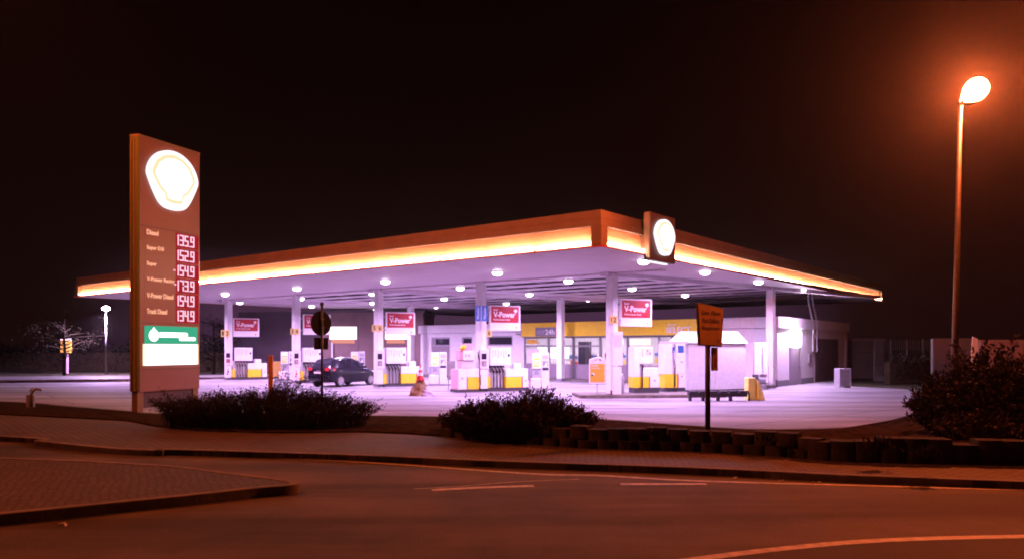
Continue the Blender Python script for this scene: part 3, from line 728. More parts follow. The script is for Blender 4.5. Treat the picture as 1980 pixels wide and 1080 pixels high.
B('lower_panel', 'yellow', t, (.04, .46, 0, .5, .122, .70), (.52, .64, 0, .5, .122, .70), bevel=.006)
B('red_stripe', 'red', t, (.642, .69, -.002, .5, .122, .70)); B('cabinet_end', 'white', t, (.692, 1.02, 0, .5, .122, .70), bevel=.008)
B('tower', 'white', t, (0, .40, 0, .5, .704, 1.98), (.56, 1.02, 0, .5, .704, 1.98), bevel=.012)
B('nozzle_recess', 'offwhite', t, (.403, .557, .14, .5, .704, 1.96))
B('tower_top', 'offwhite', t, (.1, 1.2, .1, .6, 1.983, 2.09))
B('blue_screen', 'bluescreen', t, (.66, .94, -.008, -.001, 1.60, 1.90))
B('keypad', 'grey', t, (.78, .90, -.006, -.001, 1.18, 1.24), (.66, .69, -.006, -.001, 1.38, 1.42), (.92, .95, -.006, -.001, 1.38, 1.42))
B('nozzle_holster', 'blue', t, (.44, .54, .04, .135, 1.6, 1.85))
MB().tube([(.47, .02, 1.7), (.50, -.04, 1.3), (.54, -.04, 1.2)], [.02, .03, .02], 7).build('nozzle', 'clear', t, smooth=True)
MB().tube([(.50, -.03, 1.0), (.49, -.05, .6), (.49, -.05, .2), (.49, .03, .15)], .028, 7).build('hose', 'black', t, smooth=True)
MB().xz([(.86+x*.05, .6+z*.05) for x, z in pecten(1, .05)], -.007, -.001).build('cabinet_badge', 'grey', t)
B('hose_reel', 'black', t, (.0, .5, -.25, -.05, -.08, .10))
# service towers (paper, bins, poster)
def tower():
    t = thing('service_tower', '-', 'service station unit', (0,0,0), R(18), 'grey service towers with poster and bin')
    B('kerb_base', 'midgrey', t, (-.25, 1.05, -.2, .5, 0, .09))
    B('poster_case', 'white', t, (0, .40, -.04, .06, .98, 1.68), bevel=.01)
    p = B('poster', 'yellow', t, (.06, .34, -.047, -.041, 1.06, 1.46))
    B('poster_lines', 'white', p, (.09, .31, -.05, -.0475, 1.32, 1.36), (.09, .28, -.05, -.0475, 1.24, 1.275), (.09, .31, -.05, -.0475, 1.15, 1.185))
    B('bin_cabinet', 'grey', t, (0, .42, 0, .42, .095, .975), bevel=.015)
    B('bin_flap', 'midgrey', t, (.12, .30, -.008, -.001, .72, .90))
    B('front_bin', 'offwhite', t, (-.12, .36, -.18, -.012, .095, .55), bevel=.03)
    B('dispenser_column', 'offwhite', t, (.44, .82, 0, .40, .095, 1.70), bevel=.012)
    B('towel_slot', 'windowdark', t, (.48, .78, -.008, -.001, .90, 1.02)); B('towel_opening', 'midgrey', t, (.50, .76, -.008, -.001, 1.10, 1.32)); B('header_label', 'grey', t, (.50, .76, -.006, -.001, 1.40, 1.58))
    MB().xz([(.55, 1.06), (.68, 1.06), (.72, 1.3)], -.02, -.0085).build('paper_towel', 'white', t)
    return t
t0 = tower()
for i, (px, pyb, lab) in enumerate(((1029, 754, 'grey service tower in front of the shop windows, right of the four hose dispenser'), (833, 745, 'grey service tower in front of the shop side door'),
        (679, 733, 'grey service tower behind the dark car'), (543, 735, 'grey service tower between the yellow post and the second column'))):
    t = t0 if i == 0 else copy_tree(t0)
    t.location = (*gp(px, pyb), 0); t['label'] = lab

# ------------------------------------------------------------------ gas cabin, bench, wedge, bins, posters, cone
t = thing('gas_cabin', 'large white windowless equipment cabin with sloped hip roof, behind the low black bench', 'equipment cabin', (*gp(1331, 757), 0), R(20))
B('cabin_wall', 'offwhite', t, (0, 2.98, 0, 1.6, .08, 2.06), bevel=.02)
B('cabin_foot', 'dark', t, (.05, 2.93, .05, 1.55, 0, .078))
MB().add([(-.06,-.06,2.12),(3.04,-.06,2.12),(3.04,1.66,2.12),(-.06,1.66,2.12),(.36,.45,2.64),(2.86,.45,2.64),(2.86,1.2,2.64),(.36,1.2,2.64)],
         [(3,2,1,0),(4,5,6,7),(0,1,5,4),(1,2,6,5),(2,3,7,6),(3,0,4,7)]).build('cabin_roof', 'white', t)
B('eaves_gap', 'midgrey', t, (.03, 2.95, .03, 1.57, 2.062, 2.118))
B('wall_seam', 'grey', t, (1.36, 1.375, -.004, -.0005, .1, 2.03))
t = thing('bench', 'low black metal bench with six seat pads in front of the white cabin', 'bench', (*gp(1333, 775), 0), R(3))
B('seat_rail', 'black', t, (0, 2.12, 0, .30, .22, .30))
B('front_apron', 'black', t, (.02, 2.10, -.012, -.002, .16, .29))
for i in range(6): B('seat_pad', 'black', t, (.04+.36*i, .32+.36*i, .0, .36, .303, .37), bevel=.02)
for x in (.03, .50, 1.05, 1.5): B('leg', 'black', t, (x, x+.07, .05, .25, 0, .218))
MB().tube([(2.02, .1, .33), (2.15, .1, .36), (2.20, .1, .28), (2.20, .1, .0)], .03, 8).build('end_hoop', 'black', t, smooth=True)
t = thing('yellow_wedge', 'pale yellow wedge shaped plastic barrier at the right end of the bench', 'barrier', (*gp(1447, 773), 0), R(8))
B('slab', 'paleyellow', t, (0, .28, 0, .35, 0, .82), bevel=.02)
MB().yz([(0, 0), (.4, 0), (.3, .74), (.1, .74)], .283, .37).build('middle_rib', 'yellow', t)
MB().xz([(.373, 0), (.66, 0), (.60, .22), (.40, .72), (.373, .72)], .02, .36).build('sloped_wing', 'paleyellow', t, bevel=.015)
t = thing('waste_bin', 'dark waste bin against the nearest column', 'waste bin', (*gp(1198, 766), 0), R(5))
MB().lathe([(.15, 0), (.18, .05), (.19, .75), (.15, .80), (.02, .82)], 16).build('bin_body', 'midgrey', t, smooth=True)
B('bin_lid', 'white', t, (-.15, .12, -.12, .1, .84, .90), bevel=.02)
t = thing('bucket', 'small black squeegee bucket at the foot of the nearest column', 'bucket', (*gp(1187, 768), 0))
MB().lathe([(.10, 0), (.14, .28), (.12, .285), (.11, .2)], 14).build('bucket_body', 'black', t, smooth=True)
MB().tube([(.03, 0, .2), (.10, 0, .42), (.13, 0, .5)], .014, 6).build('squeegee_stick', 'black', t)
t = thing('poster_stand', 'orange yellow poster board on a thin leg, left of the nearest column', 'poster stand', (*gp(1155, 768), 0), R(6))
MB().tube([(0, .03, 0), (0, .03, .6)], .02, 8).build('leg', 'grey', t); MB().lathe([(.18, 0), (.16, .03), (.02, .05)], 16, (0, .03, 0)).build('foot', 'midgrey', t)
B('board', 'white', t, (-.32, .32, -.03, .03, .55, 1.42), bevel=.01)
B('poster', 'signyellow', t, (-.28, .28, -.037, -.031, .60, 1.30))
B('poster_print', 'white', t, (-.23, -.12, -.041, -.0375, .86, .95), (-.24, .04, -.041, -.0375, 1.21, 1.235), (-.24, .1, -.041, -.0375, 1.12, 1.145)); B('poster_car', 'black', t, (-.24, -.16, -.045, -.0415, .84, .90))
MB().tube([(-.3, 0, 1.42), (-.1, 0, 1.5), (.1, 0, 1.52), (.22, 0, 1.44)], .05, 8).build('header_bow', 'white', t)
t = thing('poster_stand', 'small grey framed board left of the pink sided dispenser', 'poster stand', (*gp(873, 752), 0), R(25))
B('frame', 'midgrey', t, (-.17, .17, -.02, .02, .45, 1.3)); B('poster', 'grey', t, (-.14, .14, -.026, -.021, .62, 1.26)); B('leg', 'midgrey', t, (-.16, -.12, -.02, .02, 0, .449), (.1, .14, -.02, .02, 0, .449))
cx_, cy_ = gp(813, 764)
t = thing('covered_heap', 'knee high heap under dirty orange tarp and grey film beside the dispenser', 'covered heap', (cx_, cy_, 0))
def heap(r0, h, n=22, mfn=None, dx=0):
    mb = MB(); rows = 9; vs = []
    for i in range(rows):
        q = i/(rows-1)
        for j in range(n):
            a = 2*math.pi*j/n; rr = (r0*(1-q)**.8+.12)*(1+.10*math.sin(3*a+2*q*5)+.06*math.sin(7*a-3*q)+random.uniform(-.04, .04))
            vs.append((dx*(1-q)+rr*math.cos(a), rr*math.sin(a)*.8, h*q))
    fs = [(i*n+j, i*n+(j+1)%n, (i+1)*n+(j+1)%n, (i+1)*n+j) for i in range(rows-1) for j in range(n)]+[tuple(range((rows-1)*n, rows*n))]
    return mb.add(vs, fs)
heap(.30, .62, dx=-.06).build('tarp', 'tarp', t); heap(.28, .40, dx=.24).build('film', 'tarpgrey', t)
cn = thing('traffic_cone', 'red and white striped traffic cone standing on the covered heap', 'traffic cone', (cx_+.0, cy_, .60))
MB().prism([(-.17,-.17),(.17,-.17),(.17,.17),(-.17,.17)], .015, .05).build('cone_base', 'orange', cn)
def frustum(r0, z0, r1, z1): return MB().lathe([(r0, z0), (r1, z1)], 20)
for (z0, z1, mm) in ((.052, .20, 'orange'), (.201, .33, 'white'), (.331, .43, 'orange'), (.431, .52, 'white'), (.521, .62, 'orange')):
    f = lambda z: .135*(1-z/.70)+.012
    frustum(f(z0), z0, f(z1), z1).build('cone_band', mm, cn, smooth=False)

# ------------------------------------------------------------------ shop
K = (13.0, 37.7)
def sw(x, y, z=0): return (K[0]+x*ca-y*sa, K[1]+x*sa+y*ca, z)
SH = 3.43
shop = thing('shop_building', 'long low white shop with yellow sign band and lit windows', 'shop', K, AX)
def hx(px):                                  # photo column -> local x on the facade
    k = (px-990)/F; return -(K[0]-K[1]*k)/(.784+.62*k)
XL = -24.6; X0, X1 = hx(1013), hx(1396)
Wt = .25
# front wall in pieces round the openings
ops = [(hx(834), hx(870), .1, 2.62), (hx(893), hx(913), 1.85, 2.62), (hx(943), hx(991), 2.05, 2.68)]
wl_ = MB(); xs = XL
for a, b, z0, z1 in ops:
    wl_.box(xs, a, 0, Wt, 0, 2.9); wl_.box(a, b, 0, Wt, z1, 2.9)
    if z0 > .2: wl_.box(a, b, 0, Wt, 0, z0)
    xs = b
wl_.box(xs, X0, 0, Wt, 0, 2.9)
wl_.build('front_wall', 'white', shop)
B('front_wall', 'white', shop, (X1, 0, 0, Wt, 0, 2.9))
for q in ((XL-.12, X0, -.12, .25, 2.903, SH), (X1, .12, -.12, .25, 2.903, SH), (-.3, .12, .253, 12.4, 2.903, SH), (XL-.12, XL+.2, .253, 12.4, 2.903, SH)): B('parapet', 'white', shop, q)
B('wall_plinth', 'midgrey', shop, (X1+.02, .02, -.03, -.002, .12, .36)); B('wall_plinth', 'midgrey', shop, (.002, .03, .0, 1.7, 0, .30)); B('wall_plinth', 'midgrey', shop, (.002, .03, 3.45, 5.6, 0, .30))
B('sign_band', 'yellow', shop, (X0+.003, X1-.003, -.22, -.02, 2.60, SH-.01))
B('band_soffit', 'midgrey', shop, (X0+.003, X1-.003, -.20, .3, 2.56, 2.597))
B('roof', 'dimwall', shop, (XL+.21, -.31, .26, 12.3, 3.1, 3.2))
B('side_wall', 'white', shop, (-Wt, 0, Wt+.002, 12.4, 0, 2.9)); B('left_side_wall', 'white', shop, (XL, XL+Wt, Wt+.002, 12.4, 0, 2.9)); B('rear_wall', 'offwhite', shop, (XL+Wt, -Wt, 12.1, 12.4, 0, 2.9))
B('shop_ceiling', 'white', shop, (X0-6, X1, .32, 6.5, 2.92, 2.97)); B('shop_floor', 'grey', shop, (XL+.3, -.3, .3, 12, .10, .13)); B('shop_back_wall', 'offwhite', shop, (X0-6, X1, 6.5, 6.65, .13, 2.9)); B('shop_partition', 'offwhite', shop, (X0-6.2, X0-6.01, .3, 6.5, .13, 2.9))
# glazing
mull = [X0, hx(1060), hx(1108), hx(1160), hx(1213), hx(1274), hx(1299), hx(1336), hx(1370), X1]
fm = MB()
for x in mull: fm.box(x-.07, x+.07, .02, .14, .12, 2.56)
for z in (2.02,): fm.box(X0+.07, mull[3]-.07, .03, .12, z-.05, z+.05)
fm.box(X0+.07, X1-.07, .03, .13, 2.49, 2.555)
fm.build('window_frame', 'midgrey', shop)
pnl = MB(); gl = MB()
for a, b in zip(mull, mull[1:]):
    pnl.box(a+.07, b-.07, .04, .12, .12, .95); gl.box(a+.07, b-.07, .07, .085, .95, 2.49)
pnl.build('sill_panel', 'doorgrey', shop)
gl.build('window_pane', 'glass', shop)
for i, (a, b, z0, z1) in enumerate(ops):
    fr_ = MB().box(a, a+.09, .05, .15, z0, z1).box(b-.09, b, .05, .15, z0, z1).box(a+.09, b-.09, .05, .15, z1-.1, z1)
    if i == 0: fr_.box(a+.09, b-.09, .05, .15, 2.02, 2.12)
    else: fr_.box(a+.09, b-.09, .05, .15, z0, z0+.08)
    w_ = fr_.build('side_window' if i else 'side_door', 'grey', shop)
    if i: B('pane', 'windowdark', w_, (a+.09, b-.09, .09, .11, z0+.08, z1-.1))
    else:
        B('pane', 'windowdark', w_, (a+.35, b-.09, .09, .11, 2.12, z1-.1)); B('door_leaf', 'doorgrey', w_, (a+.09, b-.09, .08, .12, .1, 2.02)); B('door_side', 'doorgrey', w_, (a+.09, a+.349, .08, .12, 2.12, z1-.1))
# shop interior: lights, shelves, counter
for i in range(9):
    x = X0-5.1+i*2.1; B('ceiling_light', 'shopceil', shop, (x, x+1.4, 1.2, 1.5, 2.87, 2.91), (x, x+1.4, 3.6, 3.9, 2.87, 2.91))
B('bright_counter', 'white', shop, (hx(1050)-1.6, hx(1105)-1.6, 1.8, 2.28, .14, 1.1)); B('lit_menu', 'panelwhite', shop, (hx(1042)-1.8, hx(1106)-1.8, 2.3, 2.36, 1.25, 2.0))
rs = random.Random(3)
for i in range(10):
    x = X0+1.4+i*1.15; z = 1.5+rs.random()*.4
    sh_ = B('shelf', 'offwhite', shop, (x, x+.9, 2.6+.4*(i % 3), 3.0+.4*(i % 3), .14, z))
    for q in range(3):
        mb = MB()
        for w in range(6): mb.box(x+.06+.135*w, x+.16+.135*w, 2.55+.4*(i % 3), 2.598+.4*(i % 3), z-.35-.4*q, z-.35-.4*q+.15+.13*rs.random())
        mb.build('goods', rs.choice(['red', 'white', 'yellow', 'blue', 'pink', 'orange']), sh_)
B('drinks_fridge', 'windowdark', shop, (hx(1150)-1.8, hx(1128)-1.8, 2.2, 2.5, .14, 2.3)); B('warm_sign', 'warmlamp', shop, (hx(1268)-1.2, hx(1220)-1.2, 1.6, 1.66, 2.08, 2.42), (hx(1213)-1.2, hx(1197)-1.2, 1.6, 1.66, 2.1, 2.45)); B('window_poster', 'white', shop, (hx(1018), hx(1042), .055, .066, 1.0, 1.85))
B('yellow_window_sign', 'signyellow', shop, (hx(1018), hx(1038), .054, .066, 2.16, 2.42))
B('opening_sign', 'midgrey', shop, (hx(1040), hx(1079), -.245, -.222, 2.62, 3.14))
text('sign_lettering', 'SHOP', 'grey', shop, hx(1044), hx(1058), 2.74, 2.98, -.247, .01)
text('sign_lettering', '24h', 'white', shop, hx(1059), hx(1077), 2.70, 3.02, -.247, .02)
text('shop_name', 'SELECT', 'white', shop, hx(1292), hx(1339), 2.70, 3.02, -.224, .02, .03)
text('shop_name', 'Shell', 'white', shop, hx(1294), hx(1310), 3.08, 3.2, -.224, .0, .02)
for q in ((X1, 0), (XL, X0)): B('wall_seam', 'grey', shop, (*q, -.006, -.001, 2.88, 2.9))
B('camera_housing', 'midgrey', shop, (hx(1004), hx(1009), -.35, -.1, 2.72, 2.80))
# right side: door, lamp, mural, pipes
dr = B('side_door', 'doorgrey', shop, (.003, .05, 1.8, 3.35, .02, 1.86)); B('door_frame', 'midgrey', dr, (.003, .07, 1.72, 1.797, .02, 1.95), (.003, .07, 3.353, 3.43, .02, 1.95), (.003, .07, 1.797, 3.353, 1.863, 1.95)); B('handle', 'rim', dr, (.055, .10, 3.12, 3.24, .98, 1.02))
B('mural', 'mural', shop, (.003, .03, 5.9, 10.3, .05, 2.42))
MB().tube([(.03, 5.3, 1.7), (.09, 5.3, 1.75), (.09, 5.3, 3.2), (.10, 4.6, 4.2), (.1, 4.4, 4.75)], .05, 8).build('downpipe', 'grey', shop); MB().tube([(.03, 6.0, 1.7), (.09, 6.0, 1.75), (.09, 6.0, 3.3), (.10, 5.3, 4.3), (.1, 5.1, 4.75)], .05, 8).build('downpipe', 'grey', shop)
B('notice_box', 'doorgrey', shop, (.003, .06, 4.75, 5.2, 1.1, 1.55))
MB().tube([(.08, 11.6, .3), (.08, 11.6, 2.6)], .05, 8).build('downpipe', 'grey', shop)
wlm = thing('wall_lamp', 'square glaring floodlight above the side door of the shop', 'wall lamp', sw(.0, 2.65, 2.38), AX)
B('lamp_case', 'midgrey', wlm, (.003, .05, -.44, .44, -.40, .40)); B('lamp_lens', 'floodlens', wlm, (.053, .17, -.41, .41, -.37, .37))
# walkway in front of the shop
o = B('shop_walkway', 'kerb', None, (XL, -.0, -1.25, -.004, 0, .115)); o.location = (K[0], K[1], 0); o.rotation_euler = (0,0,AX); struct(o)
# air station and small cages beside column G
t = thing('air_station', 'tall white air and water post beside the yellow wedge', 'air station', (*gp(1463, 753), 0), R(-10))
B('post_body', 'white', t, (-.1, .50, 0, .3, .7, 2.15), bevel=.02); B('post_foot', 'dark', t, (-.15, .1, .02, .28, 0, .69)); MB().tube([(.25, -.04, 1.95), (.23, -.06, 1.4), (.27, -.05, .8)], .03, 8).build('air_hose', 'grey', t)
t = thing('wire_trolley', 'small wire cage trolley between the air post and the right column', 'trolley', (*gp(1466, 751), 0), R(-10))
for x in (0, .46): MB().tube([(x, 0, .0), (x, 0, 1.05)], .014, 6).build('cage_post', 'grey', t)
MB().tube([(0, 0, 1.05), (.2, 0, 1.1), (.46, 0, 1.05)], .014, 6).build('cage_rail', 'grey', t); B('cage_panel', 'offwhite', t, (.06, .40, -.01, .01, .55, .92)); B('cage_shelf', 'grey', t, (0, .46, 0, .3, .25, .28))
t = thing('meter_cabinet', 'small pale framed cabinet at the far right end of the shop', 'cabinet', (*gp(1623, 749), 0), R(10))
B('cabinet_body', 'midgrey', t, (.05, .55, .0, .4, .06, .86)); B('cabinet_frame', 'grey', t, (0, .05, -.02, .42, 0, .93), (.55, .60, -.02, .42, 0, .93), (.05, .55, -.02, .42, .87, .93))

# ------------------------------------------------------------------ wash hall and other far buildings
t = thing('wash_hall', 'brownish wash hall with two glowing door windows behind the dark car', 'building', (*gp(622, 722), 0), R(0))
WY = gp(622, 722)[1]; sc_ = WY/F
def wx(px): return (px-622)*sc_
def wz(p): return CAMH+(HY-p)*sc_
B('wall', 'brownwall', t, (0, wx(818), 0, 8, 0, 4.5)); B('roof_edge', 'dimwall', t, (-.1, wx(818)+.1, -.1, 8.1, 4.503, 4.7))
for a, b in ((638, 690), (745, 787)):
    d_ = B('roller_door', 'brownwall', t, (wx(a)-.1, wx(b)+.1, -.06, -.002, 0, wz(628))); w_ = B('door_window', 'washwin', d_, (wx(a), wx(b), -.08, -.062, wz(655), wz(631)))
    B('door_window_lower', 'washpink', d_, (wx(a)+.1, wx(b)-.15, -.08, -.062, wz(663), wz(655)-.01))
B('annex_wall', 'annex', t, (wx(452), -.02, 1.0, 6, 0, 4.6)); B('annex_plinth', 'dark', t, (wx(452), -.02, .96, .997, 0, .3))
MB().tube([(wx(644), -.3, 0), (wx(644), -.3, 2.3)], .07, 8).build('downpipe', 'offwhite', t)
t = thing('brown_box', 'low brown box behind the yellow marker post', 'box', (*gp(527, 731), 0))
B('box_body', 'wood', t, (0, .8, 0, .6, .1, 1.05), bevel=.02); B('box_foot', 'dark', t, (.05, .75, .05, .55, 0, .098))
t = thing('shed', 'low dark shed right behind the shop', 'shed', (*gp(1648, 731), 0), R(2))
B('shed_wall', 'dimwall', t, (0, 2.0, 0, 3, 0, 2.35)); B('shed_roof', 'brownwall', t, (-.05, 2.05, -.1, 3.1, 2.353, 2.5)); B('shed_vent', 'dark', t, (.5, 1.6, -.02, -.001, 1.6, 1.68))
t = thing('boundary_fence', 'dark mesh fence with pale rail between shed and trailers', 'fence', (*gp(1690, 736), 0), R(-4))
fw = 4.6
B('fence_base', 'dimwall', t, (0, fw, 0, .12, 0, .25)); B('rail', 'trailer', t, (0, fw, -.01, .03, .85, 1.0))
for i in range(6): B('fence_post', 'dimwall', t, (i*.9, i*.9+.06, -.02, .05, .252, 2.4))
mb = MB()
for i in range(38): mb.box(i*.12, i*.12+.02, .051, .065, .252, 2.35)
mb.build('mesh_wires', 'dimwall', t)
def trailer(name, px0, px1, py0, py1, Y, m, lab):
    a = at(px0, py1, Y); w = (px1-px0)*Y/F; z1 = at(0, py0, Y)[2]
    t = thing(name, lab, 'trailer', (a[0], Y, 0), R(-27))
    B('cargo_box', m, t, (0, w, 0, 2.4, .7, z1), bevel=.03)
    mb = MB()
    for i in range(int(w/.32)): mb.box(.12+i*.32, .16+i*.32, -.02, -.001, .8, z1-.1)
    mb.build('wall_ribs', m, t); B('underframe', 'dark', t, (.1, w-.1, .3, 2.1, .45, .698))
    for x in (.5, w-.9): 
        for yy in (.1, 2.1): MB().disc_y(x, .42, .42, yy, yy+.25).build('wheel', 'black', t)
    return t
trailer('trailer', 1803, 1876, 653, 727, 33, 'trailer', 'pale grey ribbed trailer behind the tall street lamp post')
trailer('trailer', 1895, 2080, 656, 724, 31, 'brownwall', 'brown trailer at the far right edge behind the shrubs')
t = thing('banner_sheet', 'tall pale torn sheet between the two trailers', 'banner', at(1878, 700, 29.5), R(-8))
MB().xz([(0, .02), (.1, -.25), (.2, 0), (.26, .1), (.24, .9), (.04, 1.0), (0, .5)], -.015, .015).build('sheet', 'white', t); MB().tube([(.12, .03, -2.2), (.12, .03, .9)], .025, 6).build('pole', 'steel', t)
t = thing('amber_marker', 'small dim amber light on the brown trailer', 'light', at(1947, 712, 30.9)); B('lens', 'amber', t, (-.12, .12, -.03, .03, -.035, .035), bevel=.01)

# ------------------------------------------------------------------ street lamps
def lampcurve(light, throw):                         # wide street-lamp throw: dimmer straight down, nothing upward
    light.use_nodes = True; n = light.node_tree; em = n.nodes['Emission']
    tc = n.nodes.new('ShaderNodeTexCoord'); sp = n.nodes.new('ShaderNodeSeparateXYZ'); n.links.new(tc.outputs['Normal'], sp.inputs[0])
    ng = n.nodes.new('ShaderNodeMath'); ng.operation = 'ABSOLUTE'; n.links.new(sp.outputs[2], ng.inputs[0])
    cr = n.nodes.new('ShaderNodeValToRGB'); n.links.new(ng.outputs[0], cr.inputs[0])
    el = cr.color_ramp.elements; el[0].position = 0; el[0].color = (.75,)*3+(1,); el[1].position = 1; el[1].color = (.14,)*3+(1,)
    q = el.new(.24); q.color = (1, 1, 1, 1); q = el.new(.50); q.color = (.55,)*3+(1,)
    # optics throw the light over the road, little of it back over the forecourt
    dt = n.nodes.new('ShaderNodeVectorMath'); dt.operation = 'DOT_PRODUCT'; dt.inputs[1].default_value = throw; n.links.new(tc.outputs['Normal'], dt.inputs[0])
    mr = n.nodes.new('ShaderNodeMapRange'); mr.interpolation_type = 'SMOOTHSTEP'; mr.inputs[1].default_value = -.28; mr.inputs[2].default_value = .10; mr.inputs[3].default_value = .14; mr.inputs[4].default_value = 1
    n.links.new(dt.outputs['Value'], mr.inputs[0])
    mm = n.nodes.new('ShaderNodeMath'); mm.operation = 'MULTIPLY'; n.links.new(cr.outputs[0], mm.inputs[0]); n.links.new(mr.outputs[0], mm.inputs[1])
    n.links.new(mm.outputs[0], em.inputs[1])
LB = gp(1843, 822); LY = LB[1]
def eggpts(L, r, tilt, base):
    prof = []; mb = MB(); n = 16; vs = []; k = 12
    d = Vector((math.cos(tilt), 0, math.sin(tilt))); u = Vector((0, 1, 0)); w = d.cross(u)
    for i in range(k+1):
        s = i/k; rr = .03+r*(math.sin(math.pi/2*s/.6)**1.25 if s < .6 else math.sqrt(max(.0, 1-((s-.6)/.405)**2)))
        for j in range(n):
            a = 2*math.pi*j/n; vs.append(Vector(base)+d*(L*s)+(u*math.cos(a)*.8+w*math.sin(a))*rr)
    fs = [(i*n+j, i*n+(j+1)%n, (i+1)*n+(j+1)%n, (i+1)*n+j) for i in range(k) for j in range(n)]+[tuple(range(n))[::-1], tuple(range(k*n, (k+1)*n))]
    return mb.add(vs, fs)
m_, nt_, out_ = nodes('sodium_bowl'); M['sodium'] = m_
e_ = nt_.nodes.new('ShaderNodeEmission'); e_.inputs[0].default_value = (1, .55, .28, 1); e_.inputs[1].default_value = 9
t_ = nt_.nodes.new('ShaderNodeBsdfTransparent'); a_ = nt_.nodes.new('ShaderNodeAddShader')
nt_.links.new(e_.outputs[0], a_.inputs[0]); nt_.links.new(t_.outputs[0], a_.inputs[1]); nt_.links.new(a_.outputs[0], out_.inputs[0])
def street_lamp(lab, base, zt_, tx, energy, throw, soft=.15):
    t = thing('street_lamp', lab, 'street lamp', base)
    pole = MB().tube([(0, 0, 0), (tx*.3, 0, 2.2), (tx, 0, zt_-.1)], [.085, .075, .05], 12).build('post', 'post', t, smooth=True)
    MB().tube([(0, 0, 0), (0, 0, .9)], .1, 12).build('post_sleeve', 'post', pole, smooth=True)
    MB().tube([(tx, 0, zt_-.12), (tx+.06, 0, zt_+.05), (tx+.22, 0, zt_+.15)], [.05, .05, .06], 10).build('arm', 'post', t, smooth=True)
    eggpts(.80, .25, R(38), (tx, 0, zt_)).build('lamp_bowl', 'sodium', t, smooth=True)
    ld = bpy.data.lights.new('lamp', 'POINT'); ld.energy = energy; ld.color = SOD; ld.shadow_soft_size = soft
    lo = bpy.data.objects.new('lamp', ld); COL.objects.link(lo); lo.parent = t; lo.location = (tx+.34, 0, zt_+.27)
    lampcurve(ld, throw); return t
street_lamp('tall street lamp with glaring orange head, right of the canopy', (LB[0], LB[1], .1), at(1857, 205, LY)[2], (1857-1843)/F*LY, 21000, (-.3, -.95, 0))
street_lamp('street lamp beyond the left edge whose orange light falls on the pavement', (-13.95, 14.1, .1), 12.4, .2, 23000, (.95, .3, 0), .55)
WB = gp(205, 723)
t = thing('street_lamp', 'distant slim white street lamp left of the price pylon', 'street lamp', (*WB, 0))
zt2 = at(205, 597, WB[1])[2]
MB().tube([(0, 0, 0), (0, 0, zt2-.1)], [.065, .045], 10).build('post', 'midgrey', t, smooth=True)
MB().lathe([(.05, -.1), (.26, -.02), (.27, .06), (.12, .2), (.001, .22)], 16, (0, 0, zt2)).build('lamp_head', 'whitelamp', t, smooth=True)
ld = bpy.data.lights.new('lamp', 'SPOT'); ld.energy = 9000; ld.color = (.80, .50, 1); ld.shadow_soft_size = .15; ld.spot_size = R(167); ld.spot_blend = .25
lo = bpy.data.objects.new('lamp', ld); COL.objects.link(lo); lo.parent = t; lo.location = (0, -.3, zt2-.3)

# ------------------------------------------------------------------ road signs, posts, standpipe
sx, sy = gp(624, 818)
t = thing('round_road_sign', 'dark round road sign seen from behind with a plate below it', 'road sign', (sx, sy, 0), R(49))
zc = at(0, 624, sy)[2]
MB().tube([(0, .03, 0), (0, .03, zc+.46)], .032, 10).build('post', 'black', t, smooth=True)
MB().lathe([(.045, 0), (.05, .06), (.02, .09)], 10, (0, .03, zc+.44)).build('post_cap', 'black', t)
MB().disc_y(0, zc, .31, .068, .073, 36).build('sign_back', 'signback', t); MB().disc_y(0, zc, .30, .0735, .078, 36).build('sign_face', 'red', t)
B('plate', 'signback', t, (-.21, .21, .066, .072, zc-.66, zc-.36))
for q in (-.12, .09): B('clamp', 'dark', t, (-.05, .05, -.01, .066, zc+q, zc+q+.03))
sx, sy = gp(1371, 826, .35)
t = thing('direction_sign', 'tilted yellow notice board on a post behind the block wall', 'road sign', (sx, sy, .3), R(42))
MB().tube([(0, .03, 0), (0, .03, 1.75)], .05, 12).build('post', 'dark', t, smooth=True)
zb = at(0, 667, sy)[2]-.3; zt3 = at(0, 590, sy)[2]-.3
bd = MB().xz([(-.47, zb+.0), (.29, zb-.03), (.36, zt3-.05), (-.54, zt3+.03)], -.10, -.06).build('board', 'dark', t, bevel=.006)
MB().xz([(-.445, zb+.02), (.265, zb-.005), (.335, zt3-.07), (-.515, zt3+.008)], -.106, -.1005).build('board_face', 'boardyellow', bd)
for i, (s_, a, b) in enumerate((('Gasse  Oberer', -.40, .24), ('Park Schloss', -.37, .20), ('Ringstrasse', -.38, .20))): text('board_lettering', s_, 'brownwall', bd, a, b, zt3-.19-.15*i, zt3-.10-.15*i, -.1075, .004, .003)
text('board_mark', '7', 'black', bd, .27, .32, zt3-.33, zt3-.26, -.1075, .01, .003); text('board_mark', 'L', 'black', bd, .14, .19, zb+.06, zb+.12, -.1075, .01, .003)
ip_ = B('side_plate', 'dark', t, (.06, .26, -.03, -.005, at(0, 716, sy)[2]-.3, at(0, 671, sy)[2]-.3)); z0_ = at(0, 716, sy)[2]-.3
B('plate_face', 'boardyellow', ip_, (.07, .25, -.036, -.0305, z0_+.01, z0_+.43)); B('plate_mark', 'pylonred', ip_, (.13, .19, -.040, -.0365, z0_+.06, z0_+.28), (.13, .19, -.040, -.0365, z0_+.31, z0_+.38))
sx, sy = gp(523.5, 806)
t = thing('marker_post', 'yellow brown square marker post standing behind the grassy bush', 'post', (sx, sy, 0), R(12))
B('post', 'wood', t, (-.06, .06, -.06, .06, 0, 1.66), bevel=.01); B('post_cap', 'wood', t, (-.066, .066, -.066, .066, 1.663, 1.70), bevel=.008)
sx, sy = gp(60, 790)
t = thing('water_standpipe', 'knee high yellow brown standpipe with bent spout left of the price pylon', 'standpipe', (sx, sy, .0), R(5))
